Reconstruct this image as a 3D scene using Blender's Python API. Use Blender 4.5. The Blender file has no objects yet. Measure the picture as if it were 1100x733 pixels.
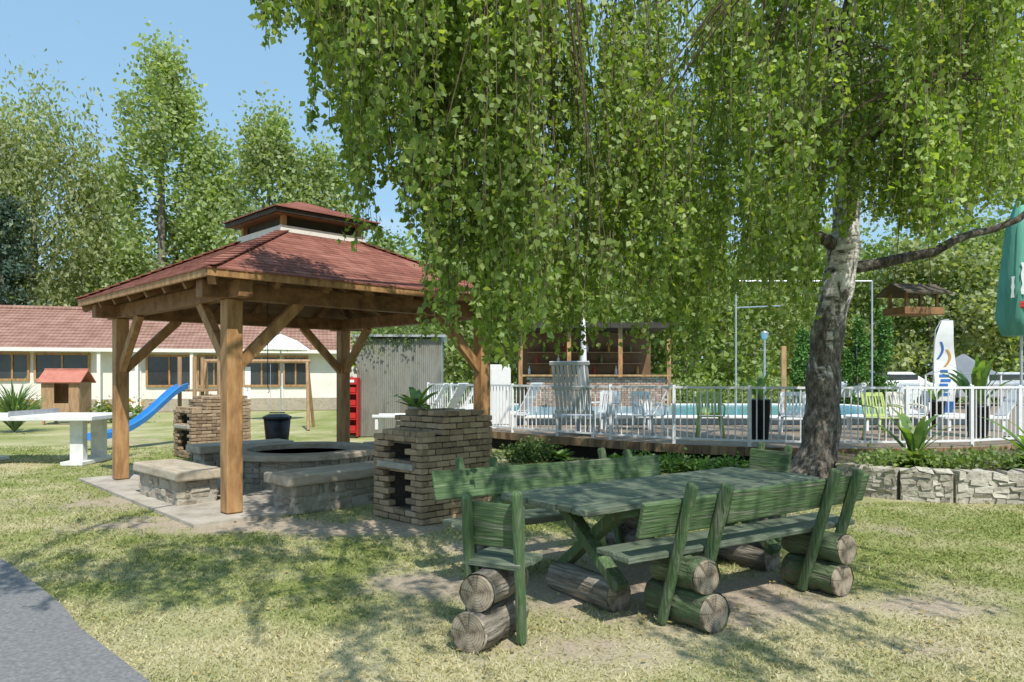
import bpy, math, random
import numpy as np
from mathutils import Vector, Matrix, Euler
R=math.radians
random.seed(11); rng=np.random.default_rng(11)
S=bpy.context.scene; C=S.collection
U=random.uniform
# ------------------------------------------------------------------ helpers
class MB:
    def __init__(s): s.v=[]; s.f=[]
    def add(s,vs,fs):
        n=len(s.v); s.v+=[tuple(v) for v in vs]; s.f+=[tuple(i+n for i in f) for f in fs]; return s
    def box(s,c,d,rot=None,jit=0.0):
        vs=[]
        for z in (-.5,.5):
            for x,y in ((-.5,-.5),(.5,-.5),(.5,.5),(-.5,.5)):
                p=Vector((x*d[0]+U(-jit,jit),y*d[1]+U(-jit,jit),z*d[2]+U(-jit,jit)))
                if rot is not None: p=rot@p
                vs.append(p+Vector(c))
        return s.add(vs,[(3,2,1,0),(4,5,6,7),(0,1,5,4),(1,2,6,5),(2,3,7,6),(3,0,4,7)])
    def bar(s,a,b,w,h,up=(0,0,1),jit=0):
        a=Vector(a); b=Vector(b); x=(b-a); L=x.length; x.normalize(); u=Vector(up)
        if abs(x.dot(u))>.98: u=Vector((0,1,0))
        y=u.cross(x).normalized(); z=x.cross(y)
        return s.box((a+b)/2,(L,w,h),Matrix((x,y,z)).transposed(),jit)
    def tube(s,pts,rad,n=8,cap=True,rough=0):
        pts=[Vector(p) for p in pts]
        if not isinstance(rad,(list,tuple)): rad=[rad]*len(pts)
        base=len(s.v); prev=None
        for i,p in enumerate(pts):
            t=(pts[min(i+1,len(pts)-1)]-pts[max(i-1,0)]).normalized()
            if prev is None: a=t.orthogonal().normalized()
            else: a=(prev-t*prev.dot(t)).normalized()
            prev=a; b=t.cross(a)
            for k in range(n):
                w=2*math.pi*k/n; r=rad[i]*(1+U(-rough,rough))
                s.v.append(tuple(p+a*math.cos(w)*r+b*math.sin(w)*r))
        for i in range(len(pts)-1):
            for k in range(n):
                q=base+i*n; s.f.append((q+k,q+(k+1)%n,q+n+(k+1)%n,q+n+k))
        if cap:
            s.f.append(tuple(base+k for k in range(n-1,-1,-1))); e=base+(len(pts)-1)*n
            s.f.append(tuple(e+k for k in range(n)))
        return s
    def prism(s,poly,z0,z1):
        n=len(poly); vs=[(x,y,z0) for x,y in poly]+[(x,y,z1) for x,y in poly]
        fs=[tuple(range(n-1,-1,-1)),tuple(range(n,2*n))]+[(i,(i+1)%n,n+(i+1)%n,n+i) for i in range(n)]
        return s.add(vs,fs)
    def lathe(s,prof,c=(0,0,0),n=20,pleat=0):
        b=len(s.v)
        for r,z in prof:
            for k in range(n):
                w=2*math.pi*k/n; q=r*(1+(pleat if k%2 else -pleat))
                s.v.append((c[0]+q*math.cos(w),c[1]+q*math.sin(w),c[2]+z))
        for i in range(len(prof)-1):
            for k in range(n):
                q=b+i*n; s.f.append((q+k,q+(k+1)%n,q+n+(k+1)%n,q+n+k))
        s.f.append(tuple(b+k for k in range(n-1,-1,-1))); e=b+(len(prof)-1)*n; s.f.append(tuple(e+k for k in range(n)))
        return s
    def build(s,name,mat,parent=None,smooth=False,bevel=0,label=None):
        me=bpy.data.meshes.new(name); me.from_pydata(s.v,[],s.f); me.materials.append(mat)
        if smooth: me.polygons.foreach_set('use_smooth',[True]*len(me.polygons))
        me.update(); o=bpy.data.objects.new(name,me); C.objects.link(o); o.parent=parent
        if bevel:
            b=o.modifiers.new('b','BEVEL'); b.width=bevel; b.segments=2; b.limit_method='ANGLE'
        if label: o['label']=label
        return o
def tag(o,label=None,cat=None,group=None,kind=None):
    if label:o['label']=label
    if cat:o['category']=cat
    if group:o['group']=group
    if kind:o['kind']=kind
    return o
def thing(name,label,cat,loc=(0,0,0),rotz=0,group=None):
    o=bpy.data.objects.new(name,None); C.objects.link(o); o.location=loc; o.rotation_euler=(0,0,rotz)
    o.empty_display_size=.1
    return tag(o,label,cat,group)
def dup(root,loc,rotz,label=None,scale=None):
    kids=[c for c in C.objects if c.parent==root]
    r=root.copy(); C.objects.link(r); r.location=loc; r.rotation_euler=(0,0,rotz)
    if scale: r.scale=scale
    if label:r['label']=label
    for ch in kids:
        gk=[g for g in C.objects if g.parent==ch]
        c=ch.copy(); C.objects.link(c); c.parent=r
        for g in gk:
            d=g.copy(); C.objects.link(d); d.parent=c
    return r
def polymesh(name,V,k,mat,parent=None,attrs=None):
    V=np.asarray(V,dtype=np.float32).reshape(-1,3); n=len(V); F=n//k
    me=bpy.data.meshes.new(name); me.vertices.add(n); me.vertices.foreach_set('co',V.ravel())
    me.loops.add(n); me.loops.foreach_set('vertex_index',np.arange(n,dtype=np.int32))
    me.polygons.add(F); me.polygons.foreach_set('loop_start',np.arange(0,n,k,dtype=np.int32))
    try: me.polygons.foreach_set('loop_total',np.full(F,k,dtype=np.int32))
    except Exception: pass
    me.materials.append(mat)
    for an,arr in (attrs or {}).items():
        a=me.attributes.new(an,'FLOAT','POINT'); a.data.foreach_set('value',np.asarray(arr,dtype=np.float32))
    me.update(); me.validate()
    o=bpy.data.objects.new(name,me); C.objects.link(o); o.parent=parent
    return o
def leafquads(P,size,hang=0.0,aspect=.7,var=.35):
    P=np.asarray(P); n=len(P)
    t=rng.normal(size=(n,3)); t[:,2]-=hang*2.2; t/=np.linalg.norm(t,axis=1,keepdims=True)
    q=rng.normal(size=(n,3)); b=np.cross(t,q); b/=np.linalg.norm(b,axis=1,keepdims=True)+1e-9
    nn=np.cross(t,b)
    L=(size*(1+rng.uniform(-var,var,n)))[:,None]; W=L*aspect*.5
    mid=P+t*L*.38
    return np.stack([P,mid+b*W+nn*L*.08,P+t*L,mid-b*W+nn*L*.08],axis=1)
_T=rng.uniform(0,1,(256,256))
def vn(x,y,s=1.0):
    x=np.asarray(x)*s+1000.3; y=np.asarray(y)*s+1000.7
    xi=np.floor(x).astype(int); yi=np.floor(y).astype(int); fx=x-xi; fy=y-yi
    fx=fx*fx*(3-2*fx); fy=fy*fy*(3-2*fy)
    g=lambda a,b:_T[a%256,b%256]
    return (g(xi,yi)*(1-fx)+g(xi+1,yi)*fx)*(1-fy)+(g(xi,yi+1)*(1-fx)+g(xi+1,yi+1)*fx)*fy
def fbm(x,y,s): return .5*vn(x,y,s)+.28*vn(x,y,s*2.1)+.22*vn(x,y,s*4.7)
# ------------------------------------------------------------------ materials
def nt(name):
    m=bpy.data.materials.new(name); m.use_nodes=True; t=m.node_tree; t.nodes.clear(); return m,t,t.nodes,t.links
def ramp(N,cols,lo=.3,hi=.7):
    r=N.new('ShaderNodeValToRGB'); e=r.color_ramp.elements; n=len(cols)
    for i,c in enumerate(cols):
        p=lo+(hi-lo)*i/max(1,n-1)
        el=e[i] if i<2 else e.new(p)
        el.position=p; el.color=(*c,1)
    return r
def M(name,cols,scale=5,stretch=(1,1,1),rough=.8,bump=.3,bscale=None,spec=.3,metal=0,island=0,bdist=.02,lo=.3,hi=.7,wave=None):
    m,t,N,K=nt(name)
    out=N.new('ShaderNodeOutputMaterial'); b=N.new('ShaderNodeBsdfPrincipled'); K.new(b.outputs[0],out.inputs[0])
    tc=N.new('ShaderNodeTexCoord'); mp=N.new('ShaderNodeMapping'); mp.inputs['Scale'].default_value=stretch
    K.new(tc.outputs['Object'],mp.inputs[0])
    n=N.new('ShaderNodeTexNoise'); n.inputs['Scale'].default_value=scale; n.inputs['Detail'].default_value=7; n.inputs['Roughness'].default_value=.65
    K.new(mp.outputs[0],n.inputs['Vector']); fac=n.outputs[0]
    if island:
        g=N.new('ShaderNodeNewGeometry'); mx=N.new('ShaderNodeMix'); mx.inputs[0].default_value=island
        mr=N.new('ShaderNodeMapRange'); mr.inputs[3].default_value=.2; mr.inputs[4].default_value=.8
        K.new(g.outputs['Random Per Island'],mr.inputs[0])
        K.new(fac,mx.inputs[2]); K.new(mr.outputs[0],mx.inputs[3]); fac=mx.outputs[0]
    r=ramp(N,cols,lo,hi); K.new(fac,r.inputs[0]); K.new(r.outputs[0],b.inputs['Base Color'])
    b.inputs['Roughness'].default_value=rough; b.inputs['Specular IOR Level'].default_value=spec; b.inputs['Metallic'].default_value=metal
    n2=N.new('ShaderNodeTexNoise'); n2.inputs['Scale'].default_value=bscale or scale*3; n2.inputs['Detail'].default_value=6
    K.new(mp.outputs[0],n2.inputs['Vector']); h=n2.outputs[0]
    if wave:
        w=N.new('ShaderNodeTexWave'); w.bands_direction=wave[0]; w.inputs['Scale'].default_value=wave[1]; w.inputs['Distortion'].default_value=0
        K.new(tc.outputs['Object'],w.inputs['Vector']); h=w.outputs[1]
        mm=N.new('ShaderNodeMix'); mm.data_type='RGBA'; mm.blend_type='MULTIPLY'; mm.inputs[0].default_value=wave[2]
        K.new(r.outputs[0],mm.inputs[6]); K.new(w.outputs[0],mm.inputs[7]); K.new(mm.outputs[2],b.inputs['Base Color'])
    bp=N.new('ShaderNodeBump'); bp.inputs['Strength'].default_value=bump; bp.inputs['Distance'].default_value=bdist
    K.new(h,bp.inputs['Height']); K.new(bp.outputs[0],b.inputs['Normal'])
    return m
def leafmat(name,cols,trans=.35,gloss=.06,nscale=.6):
    m,t,N,K=nt(name)
    out=N.new('ShaderNodeOutputMaterial')
    g=N.new('ShaderNodeNewGeometry'); r=ramp(N,cols,0,1); K.new(g.outputs['Random Per Island'],r.inputs[0])
    tc=N.new('ShaderNodeTexCoord'); n=N.new('ShaderNodeTexNoise'); n.inputs['Scale'].default_value=nscale; n.inputs['Detail'].default_value=3
    K.new(tc.outputs['Object'],n.inputs['Vector'])
    mr=N.new('ShaderNodeMapRange'); mr.inputs[1].default_value=.3; mr.inputs[2].default_value=.7; mr.inputs[3].default_value=.68; mr.inputs[4].default_value=1.28
    K.new(n.outputs[0],mr.inputs[0])
    v=N.new('ShaderNodeVectorMath'); v.operation='SCALE'; K.new(r.outputs[0],v.inputs[0]); K.new(mr.outputs[0],v.inputs['Scale'])
    d=N.new('ShaderNodeBsdfDiffuse'); tr=N.new('ShaderNodeBsdfTranslucent'); gl=N.new('ShaderNodeBsdfGlossy'); gl.inputs['Roughness'].default_value=.55
    gl.inputs[0].default_value=(.7,.78,.65,1)
    tv=N.new('ShaderNodeVectorMath'); tv.operation='MULTIPLY'; tv.inputs[1].default_value=(1.6,1.65,.5); K.new(v.outputs[0],tv.inputs[0])
    K.new(v.outputs[0],d.inputs[0]); K.new(tv.outputs[0],tr.inputs[0])
    m1=N.new('ShaderNodeMixShader'); m1.inputs[0].default_value=trans; K.new(d.outputs[0],m1.inputs[1]); K.new(tr.outputs[0],m1.inputs[2])
    m2=N.new('ShaderNodeMixShader'); m2.inputs[0].default_value=gloss; K.new(m1.outputs[0],m2.inputs[1]); K.new(gl.outputs[0],m2.inputs[2])
    K.new(m2.outputs[0],out.inputs[0]); return m
def flat(name,c,rough=.5,metal=0,spec=.4): return M(name,[tuple(x*.88 for x in c),c],scale=9,rough=rough,bump=.05,metal=metal,spec=spec)
GX=(1.2,16,16); GZ=(16,16,1.2); GY=(16,1.2,16)
def green(n,st): return M(n,[(.25,.24,.19),(.135,.165,.10),(.07,.12,.05),(.10,.165,.07),(.17,.215,.12)],scale=1.5,stretch=st,rough=.75,bump=.8,bscale=4,lo=.30,hi=.68)
green_x=green('green_paint_x',GX); green_z=green('green_paint_z',GZ)
table_m=M('table_paint',[(.085,.085,.07),(.15,.17,.125),(.105,.145,.09),(.26,.27,.215)],scale=1.8,stretch=GX,rough=.5,bump=.8,bscale=4,lo=.32,hi=.68)
bark_log=M('log_bark',[(.045,.038,.03),(.15,.13,.10),(.30,.265,.215),(.38,.34,.285)],scale=1.3,stretch=(14,1.2,14),rough=.95,bump=1.0,bscale=3,bdist=.04)
bark_green=M('log_bark_painted',[(.05,.042,.03),(.15,.14,.10),(.10,.145,.07),(.15,.195,.10),(.30,.28,.22)],scale=1.5,stretch=(12,1.2,12),rough=.9,bump=1.0,bscale=3,bdist=.04)
log_end,t,N,K=nt('log_end'); out=N.new('ShaderNodeOutputMaterial'); b=N.new('ShaderNodeBsdfPrincipled'); K.new(b.outputs[0],out.inputs[0]); b.inputs['Roughness'].default_value=.92
tc=N.new('ShaderNodeTexCoord'); wv=N.new('ShaderNodeTexWave'); wv.wave_type='RINGS'; wv.rings_direction='Z'; wv.inputs['Scale'].default_value=20; wv.inputs['Distortion'].default_value=3.5; wv.inputs['Detail'].default_value=3; K.new(tc.outputs['Object'],wv.inputs['Vector'])
nn_=N.new('ShaderNodeTexNoise'); nn_.inputs['Scale'].default_value=12; nn_.inputs['Detail'].default_value=8; K.new(tc.outputs['Object'],nn_.inputs['Vector'])
ra_=ramp(N,[(.08,.06,.045),(.31,.25,.175),(.46,.385,.29)],.32,.64); K.new(nn_.outputs[0],ra_.inputs[0])
gt=N.new('ShaderNodeTexGradient'); gt.gradient_type='RADIAL'; K.new(tc.outputs['Object'],gt.inputs[0]); nr=N.new('ShaderNodeTexNoise'); nr.noise_dimensions='1D'; nr.inputs['Scale'].default_value=17; K.new(gt.outputs[1],nr.inputs['W'])
cr_=ramp(N,[(.15,.15,.15),(1,1,1)],.30,.36); K.new(nr.outputs[0],cr_.inputs[0])
mw=N.new('ShaderNodeMix'); mw.data_type='RGBA'; mw.blend_type='MULTIPLY'; mw.inputs[0].default_value=.35; K.new(ra_.outputs[0],mw.inputs[6]); K.new(wv.outputs[0],mw.inputs[7])
mw2=N.new('ShaderNodeMix'); mw2.data_type='RGBA'; mw2.blend_type='MULTIPLY'; mw2.inputs[0].default_value=.6; K.new(mw.outputs[2],mw2.inputs[6]); K.new(cr_.outputs[0],mw2.inputs[7]); K.new(mw2.outputs[2],b.inputs['Base Color'])
bp=N.new('ShaderNodeBump'); bp.inputs['Strength'].default_value=.6; bp.inputs['Distance'].default_value=.01; K.new(nn_.outputs[0],bp.inputs['Height']); K.new(bp.outputs[0],b.inputs['Normal'])
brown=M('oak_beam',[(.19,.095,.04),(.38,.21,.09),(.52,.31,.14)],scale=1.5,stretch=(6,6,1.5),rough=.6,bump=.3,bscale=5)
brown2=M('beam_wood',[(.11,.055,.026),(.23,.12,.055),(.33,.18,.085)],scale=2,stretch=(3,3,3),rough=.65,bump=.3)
shingle=M('red_shingle',[(.16,.065,.05),(.26,.105,.078),(.36,.165,.125)],scale=2.6,rough=.95,bump=.4,bscale=120,island=.35,bdist=.004,spec=.15)
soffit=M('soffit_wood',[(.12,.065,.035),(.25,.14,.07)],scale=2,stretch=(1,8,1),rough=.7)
cream=M('cream_wood',[(.66,.63,.56),(.80,.77,.70)],scale=6,rough=.7)
darkw=M('dark_trim',[(.03,.025,.02),(.07,.055,.04)],scale=5,rough=.6)
brickm=M('rough_brick',[(.20,.14,.09),(.36,.255,.16),(.47,.35,.23)],scale=16,rough=.94,bump=.7,bscale=40,island=.5,bdist=.008)
mortar=M('mortar',[(.11,.095,.075),(.19,.165,.135)],scale=18,rough=.95,bump=.6)
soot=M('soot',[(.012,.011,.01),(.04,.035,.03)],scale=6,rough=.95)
concrete=M('concrete',[(.25,.225,.185),(.39,.36,.30),(.49,.46,.40)],scale=5,rough=.88,bump=.6,bscale=50,bdist=.01)
slabm=M('tan_slab',[(.32,.26,.19),(.47,.40,.30),(.57,.50,.40)],scale=3,stretch=(1,3,3),rough=.85,bump=.2,bscale=30,bdist=.005)
stonem=M('rubble_stone',[(.21,.175,.135),(.35,.305,.235),(.47,.42,.335)],scale=9,rough=.94,bump=1,bscale=22,island=.45,bdist=.02)
palestone=M('pale_stone',[(.28,.25,.20),(.45,.41,.34),(.58,.54,.46)],scale=9,rough=.94,bump=1,bscale=22,island=.5,bdist=.02)
whiteconc=M('white_concrete',[(.58,.58,.55),(.72,.72,.69),(.78,.78,.75)],scale=5,rough=.8,bump=.2)
whitem=M('white_metal',[(.70,.70,.70),(.80,.80,.79)],scale=6,rough=.45,bump=.05)
plastic_w=M('white_plastic',[(.72,.73,.73),(.80,.81,.81)],scale=3,rough=.35,bump=.02,spec=.5)
plastic_c=M('cream_plastic',[(.66,.62,.50),(.76,.72,.60)],scale=3,rough=.4,bump=.02,spec=.5)
plastic_grey=M('grey_plastic',[(.42,.43,.44),(.54,.55,.56)],scale=3,rough=.4,bump=.02,spec=.5)
plastic_g=M('lime_plastic',[(.38,.46,.14),(.46,.54,.18)],scale=3,rough=.4,bump=.02)
black=flat('black_plastic',(.02,.021,.023),.4)
steel=M('steel',[(.40,.41,.42),(.60,.61,.62)],scale=7,rough=.4,metal=.6,bump=.1)
corr=M('corrugated',[(.20,.20,.17),(.32,.32,.28),(.24,.21,.16)],scale=1.2,stretch=(3,3,.8),rough=.6,metal=.2,bump=.1)
deckm=M('deck_boards',[(.19,.14,.10),(.32,.25,.18)],scale=2,stretch=(8,1,1),rough=.75,bump=.4)
fasciam=M('deck_fascia',[(.10,.06,.035),(.23,.14,.08),(.36,.25,.14)],scale=3,stretch=(3,3,.5),rough=.6,island=.4)
water=M('pool_water',[(.06,.42,.64),(.14,.58,.78),(.4,.76,.86)],scale=3,rough=.06,bump=.35,bscale=7,spec=.6,bdist=.03)
poolside=M('pool_side',[(.42,.60,.74),(.62,.74,.82)],scale=2,rough=.5)
soil=M('soil',[(.06,.045,.03),(.15,.115,.08)],scale=6,rough=.95,bump=.9)
glass=M('dark_glass',[(.015,.02,.022),(.05,.06,.065)],scale=.8,rough=.08,bump=.02,spec=.7)
wallm=M('render_wall',[(.66,.63,.56),(.78,.75,.68)],scale=2,rough=.9,bump=.2,bscale=30)
whitewall=M('white_wall',[(.70,.69,.67),(.80,.79,.77)],scale=2,rough=.9,bump=.2)
tilem=M('roof_tile',[(.24,.13,.10),(.34,.195,.15),(.43,.27,.215)],scale=1.4,rough=.9,bump=.8,wave=('X',1.6,.2),bdist=.04)
blue=M('blue_slide',[(.03,.18,.52),(.05,.27,.68)],scale=3,rough=.25,bump=.02,spec=.6)
playwood=M('play_wood',[(.28,.16,.085),(.45,.30,.17)],scale=3,stretch=(4,4,1),rough=.75)
redm=M('red_metal',[(.42,.02,.02),(.55,.04,.03)],scale=3,rough=.4)
orange=M('orange_paint',[(.50,.24,.05),(.60,.34,.08)],scale=4,rough=.6)
asph=M('asphalt',[(.14,.14,.143),(.20,.198,.196),(.27,.265,.26)],scale=40,rough=.9,bump=.6,bscale=180,bdist=.004,lo=.35,hi=.7)
paving=M('paving',[(.27,.235,.19),(.42,.375,.31),(.52,.47,.40)],scale=3,rough=.9,bump=.6,bscale=25,bdist=.01)
tealf=M('teal_cloth',[(.10,.32,.24),(.17,.46,.36)],scale=2,stretch=(4,4,.6),rough=.75)
whitef=M('white_cloth',[(.70,.71,.71),(.80,.81,.81)],scale=2,rough=.8)
bluef=M('blue_cloth',[(.03,.12,.38),(.05,.18,.5)],scale=2,rough=.8)
def birchmat(name,shift=0,dim=1):
    m,t,N,K=nt(name)
    out=N.new('ShaderNodeOutputMaterial'); b=N.new('ShaderNodeBsdfPrincipled'); K.new(b.outputs[0],out.inputs[0]); b.inputs['Roughness'].default_value=.8
    tc=N.new('ShaderNodeTexCoord')
    def nz(sc,st,det=6,dist=0):
        mp=N.new('ShaderNodeMapping'); mp.inputs['Scale'].default_value=st; K.new(tc.outputs['Object'],mp.inputs[0])
        n=N.new('ShaderNodeTexNoise'); n.inputs['Scale'].default_value=sc; n.inputs['Detail'].default_value=det; n.inputs['Roughness'].default_value=.7; n.inputs['Distortion'].default_value=dist; K.new(mp.outputs[0],n.inputs['Vector']); return n
    a1=nz(4,(1,1,3.2)); a2=nz(2.6,(1.7,1.7,.55),6,.8); a3=nz(14,(1,1,.5))
    r1=ramp(N,[tuple(dim*c for c in q) for q in((.05,.04,.03),(.34,.31,.27),(.62,.59,.545),(.76,.73,.69))],.36,.58); K.new(a1.outputs[0],r1.inputs[0])
    r2=ramp(N,[tuple(dim*c for c in q) for q in((.035,.028,.022),(.14,.115,.09),(.36,.315,.26))],.34,.66); K.new(a3.outputs[0],r2.inputs[0])
    sx=N.new('ShaderNodeSeparateXYZ'); K.new(tc.outputs['Object'],sx.inputs[0])
    mr=N.new('ShaderNodeMapRange'); mr.inputs[1].default_value=.1; mr.inputs[2].default_value=3.2; mr.inputs[3].default_value=.24+shift; mr.inputs[4].default_value=-.03+shift; K.new(sx.outputs[2],mr.inputs[0])
    ad=N.new('ShaderNodeMath'); ad.operation='ADD'; K.new(a2.outputs[0],ad.inputs[0]); K.new(mr.outputs[0],ad.inputs[1])
    r3=ramp(N,[(0,0,0),(1,1,1)],.50,.56); K.new(ad.outputs[0],r3.inputs[0])
    mx=N.new('ShaderNodeMix'); mx.data_type='RGBA'; K.new(r3.outputs[0],mx.inputs[0]); K.new(r1.outputs[0],mx.inputs[6]); K.new(r2.outputs[0],mx.inputs[7])
    K.new(mx.outputs[2],b.inputs['Base Color']); bp=N.new('ShaderNodeBump'); bp.inputs['Strength'].default_value=1; bp.inputs['Distance'].default_value=.06
    K.new(a3.outputs[0],bp.inputs['Height']); K.new(bp.outputs[0],b.inputs['Normal']); return m
birchbark=birchmat('birch_bark'); branchbark=birchmat('birch_branch_bark',.16,.55)
twigm=M('twig',[(.06,.045,.03),(.15,.115,.08)],scale=10,rough=.8)
trunkm=M('grey_bark',[(.12,.10,.08),(.26,.23,.19)],scale=5,stretch=(3,3,.6),rough=.9)
L_birch=leafmat('birch_leaf',[(.13,.205,.035),(.19,.28,.05),(.26,.345,.08),(.37,.43,.15)],.48,.05,1.1)
L_pop=leafmat('poplar_leaf',[(.19,.265,.085),(.29,.36,.145),(.42,.46,.25)],.45,.05,.35)
L_wil=leafmat('willow_leaf',[(.20,.25,.105),(.30,.335,.17),(.40,.42,.25)],.45,.04,.35)
L_dark=leafmat('dark_leaf',[(.07,.12,.035),(.12,.18,.055),(.18,.23,.08)],.35,.04,.4)
L_mid=leafmat('mid_leaf',[(.12,.19,.045),(.20,.28,.08),(.30,.37,.13)],.42,.05,.4)
L_thuja=leafmat('thuja_leaf',[(.06,.15,.03),(.09,.20,.04),(.13,.25,.06)],.2,.03,2)
L_con=leafmat('fir_leaf',[(.05,.09,.07),(.09,.135,.10)],.15,.03,.6)
L_plant=leafmat('plant_leaf',[(.10,.20,.04),(.17,.29,.06),(.24,.36,.09)],.4,.08,3)
L_grass=leafmat('yucca_leaf',[(.12,.19,.08),(.20,.28,.13)],.3,.06,3)
petal=leafmat('petals',[(.5,.18,.03),(.55,.40,.05),(.5,.1,.12)],.3,.02,4)
# ------------------------------------------------------------------ camera, light, world
cam=bpy.data.cameras.new('camera'); co=bpy.data.objects.new('camera',cam); C.objects.link(co)
cam.sensor_width=36; cam.lens=780/1100*36; cam.shift_y=39/1100; cam.clip_end=2000
co.location=(0,0,1.6); co.rotation_euler=(R(90),0,0); S.camera=co
az=Vector((.36,-.93)).normalized(); el=R(53)
sd=Vector((az.x*math.cos(el),az.y*math.cos(el),math.sin(el)))
sun=bpy.data.lights.new('sun','SUN'); sun.energy=5.0; sun.angle=R(.5); sun.color=(1,.96,.885)
so=bpy.data.objects.new('sun',sun); C.objects.link(so); so.rotation_euler=(-sd).to_track_quat('-Z','Y').to_euler(); so.location=(5,-5,20)
w=bpy.data.worlds.new('World'); S.world=w; w.use_nodes=True; N=w.node_tree.nodes; K=w.node_tree.links; N.clear()
wo=N.new('ShaderNodeOutputWorld'); bg=N.new('ShaderNodeBackground'); K.new(bg.outputs[0],wo.inputs[0]); bg.inputs[1].default_value=.15
sk=N.new('ShaderNodeTexSky'); sk.sky_type='NISHITA'; sk.sun_disc=False; sk.sun_elevation=el; sk.sun_rotation=math.atan2(sd.x,sd.y); sk.air_density=1.3; sk.dust_density=1.0; sk.ozone_density=2.5
tc=N.new('ShaderNodeTexCoord'); mp=N.new('ShaderNodeMapping'); mp.inputs['Scale'].default_value=(1.1,1.1,3.2); mp.inputs['Location'].default_value=(.35,.2,.1); K.new(tc.outputs['Generated'],mp.inputs[0])
n=N.new('ShaderNodeTexNoise'); n.inputs['Scale'].default_value=2.2; n.inputs['Detail'].default_value=8; n.inputs['Roughness'].default_value=.55; n.inputs['Distortion'].default_value=.5; K.new(mp.outputs[0],n.inputs['Vector'])
r=ramp(N,[(.60,.60,.60),(.95,.95,.95)],.5,.82); K.new(n.outputs[0],r.inputs[0])
mx=N.new('ShaderNodeMix'); mx.data_type='RGBA'; K.new(r.outputs[0],mx.inputs[0]); K.new(sk.outputs[0],mx.inputs[6]); mx.inputs[7].default_value=(2.6,4.6,6.5,1)
r2=ramp(N,[(0,0,0),(.5,.5,.5)],.56,.78); K.new(n.outputs[0],r2.inputs[0])
mx2=N.new('ShaderNodeMix'); mx2.data_type='RGBA'; K.new(r2.outputs[0],mx2.inputs[0]); K.new(mx.outputs[2],mx2.inputs[6]); mx2.inputs[7].default_value=(5.6,6.1,6.5,1)
K.new(mx2.outputs[2],bg.inputs[0])
S.view_settings.view_transform='Standard'; S.view_settings.look='None'; S.view_settings.exposure=0
# ------------------------------------------------------------------ ground
blobs=[(1.2,5.5,1.8,1.15,1.0),(-1.5,7.7,1.4,.7,1.0),(-3.2,8.0,2.0,.6,.95),(-.7,5.6,1.0,.6,.85),(3.0,5.2,1.1,.6,.7),(0.1,6.8,1.3,.9,.85),(-5.2,9.4,1.4,.7,.8),(-8.6,12.8,1.9,.8,.5),(3.8,8.0,1.6,.8,.6),(-9.5,18,2.5,1.5,.6),(.5,4.3,.9,.5,.7),(4.2,10.4,1.5,1.0,.7),(2.2,4.4,.8,.4,.6),(-3.6,6.3,1.0,.3,.5)]  # bare soil patches; the one left of the short seat paints canopy shade
def dirt_shade(x,y):
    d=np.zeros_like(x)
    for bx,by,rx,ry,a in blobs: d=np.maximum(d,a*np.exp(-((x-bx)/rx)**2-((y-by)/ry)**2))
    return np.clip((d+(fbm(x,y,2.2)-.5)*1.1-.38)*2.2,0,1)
def dry(x,y):
    base=np.clip((6.2-y)/2.6,0,1)*.5
    return np.clip((fbm(x,y,.8)-.34)*2.0+base+(vn(x,y,3.3)-.5)*.6,0,1)
def axis(lo,hi,st,far):
    a=list(np.arange(lo,hi+1e-6,st)); g=st; l=lo; h=hi
    L=[];H=[]
    while h<far:
        g*=1.35; l-=g; h+=g; L.append(l); H.append(h)
    return np.array(L[::-1]+a+H)
xs=axis(-11,11,.11,700); ys=axis(-1,20,.11,800)
XX,YY=np.meshgrid(xs,ys); xf=XX.ravel(); yf=YY.ravel()
zf=(fbm(xf,yf,2.2)-.5)*.035-.012
near=np.clip((xf+yf-2.0)/.5,0,1); zf=zf*near-(1-near)*.02
zf[(np.abs(xf)>11)|(yf>19.5)]=-.02
nx=len(xs); ny=len(ys)
I=np.arange(nx*ny).reshape(ny,nx); F=np.stack([I[:-1,:-1],I[:-1,1:],I[1:,1:],I[1:,:-1]],-1).reshape(-1,4)
gm,t,N,K=nt('lawn_ground')
out=N.new('ShaderNodeOutputMaterial'); b=N.new('ShaderNodeBsdfPrincipled'); K.new(b.outputs[0],out.inputs[0]); b.inputs['Roughness'].default_value=.95; b.inputs['Specular IOR Level'].default_value=.1
tc=N.new('ShaderNodeTexCoord')
def nz2(sc):
    n=N.new('ShaderNodeTexNoise'); n.inputs['Scale'].default_value=sc; n.inputs['Detail'].default_value=8; n.inputs['Roughness'].default_value=.7; K.new(tc.outputs['Object'],n.inputs['Vector']); return n
n1=nz2(9); n2=nz2(45)
rg=ramp(N,[(.14,.175,.045),(.24,.27,.085),(.35,.355,.145)]); K.new(n1.outputs[0],rg.inputs[0])
rs=ramp(N,[(.32,.285,.14),(.50,.45,.27),(.62,.56,.38)]); K.new(n2.outputs[0],rs.inputs[0])
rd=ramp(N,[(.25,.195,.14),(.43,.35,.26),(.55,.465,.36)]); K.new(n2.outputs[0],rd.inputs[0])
at=N.new('ShaderNodeAttribute'); at.attribute_name='dry'; ad_=N.new('ShaderNodeAttribute'); ad_.attribute_name='dirt_shade'
m1=N.new('ShaderNodeMix'); m1.data_type='RGBA'; K.new(at.outputs['Fac'],m1.inputs[0]); K.new(rg.outputs[0],m1.inputs[6]); K.new(rs.outputs[0],m1.inputs[7])
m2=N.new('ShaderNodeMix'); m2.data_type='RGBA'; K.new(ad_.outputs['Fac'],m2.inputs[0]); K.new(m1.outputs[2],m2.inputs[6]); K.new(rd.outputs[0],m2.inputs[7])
K.new(m2.outputs[2],b.inputs['Base Color']); bp=N.new('ShaderNodeBump'); bp.inputs['Strength'].default_value=.8; bp.inputs['Distance'].default_value=.02; K.new(n2.outputs[0],bp.inputs['Height']); K.new(bp.outputs[0],b.inputs['Normal'])
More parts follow.
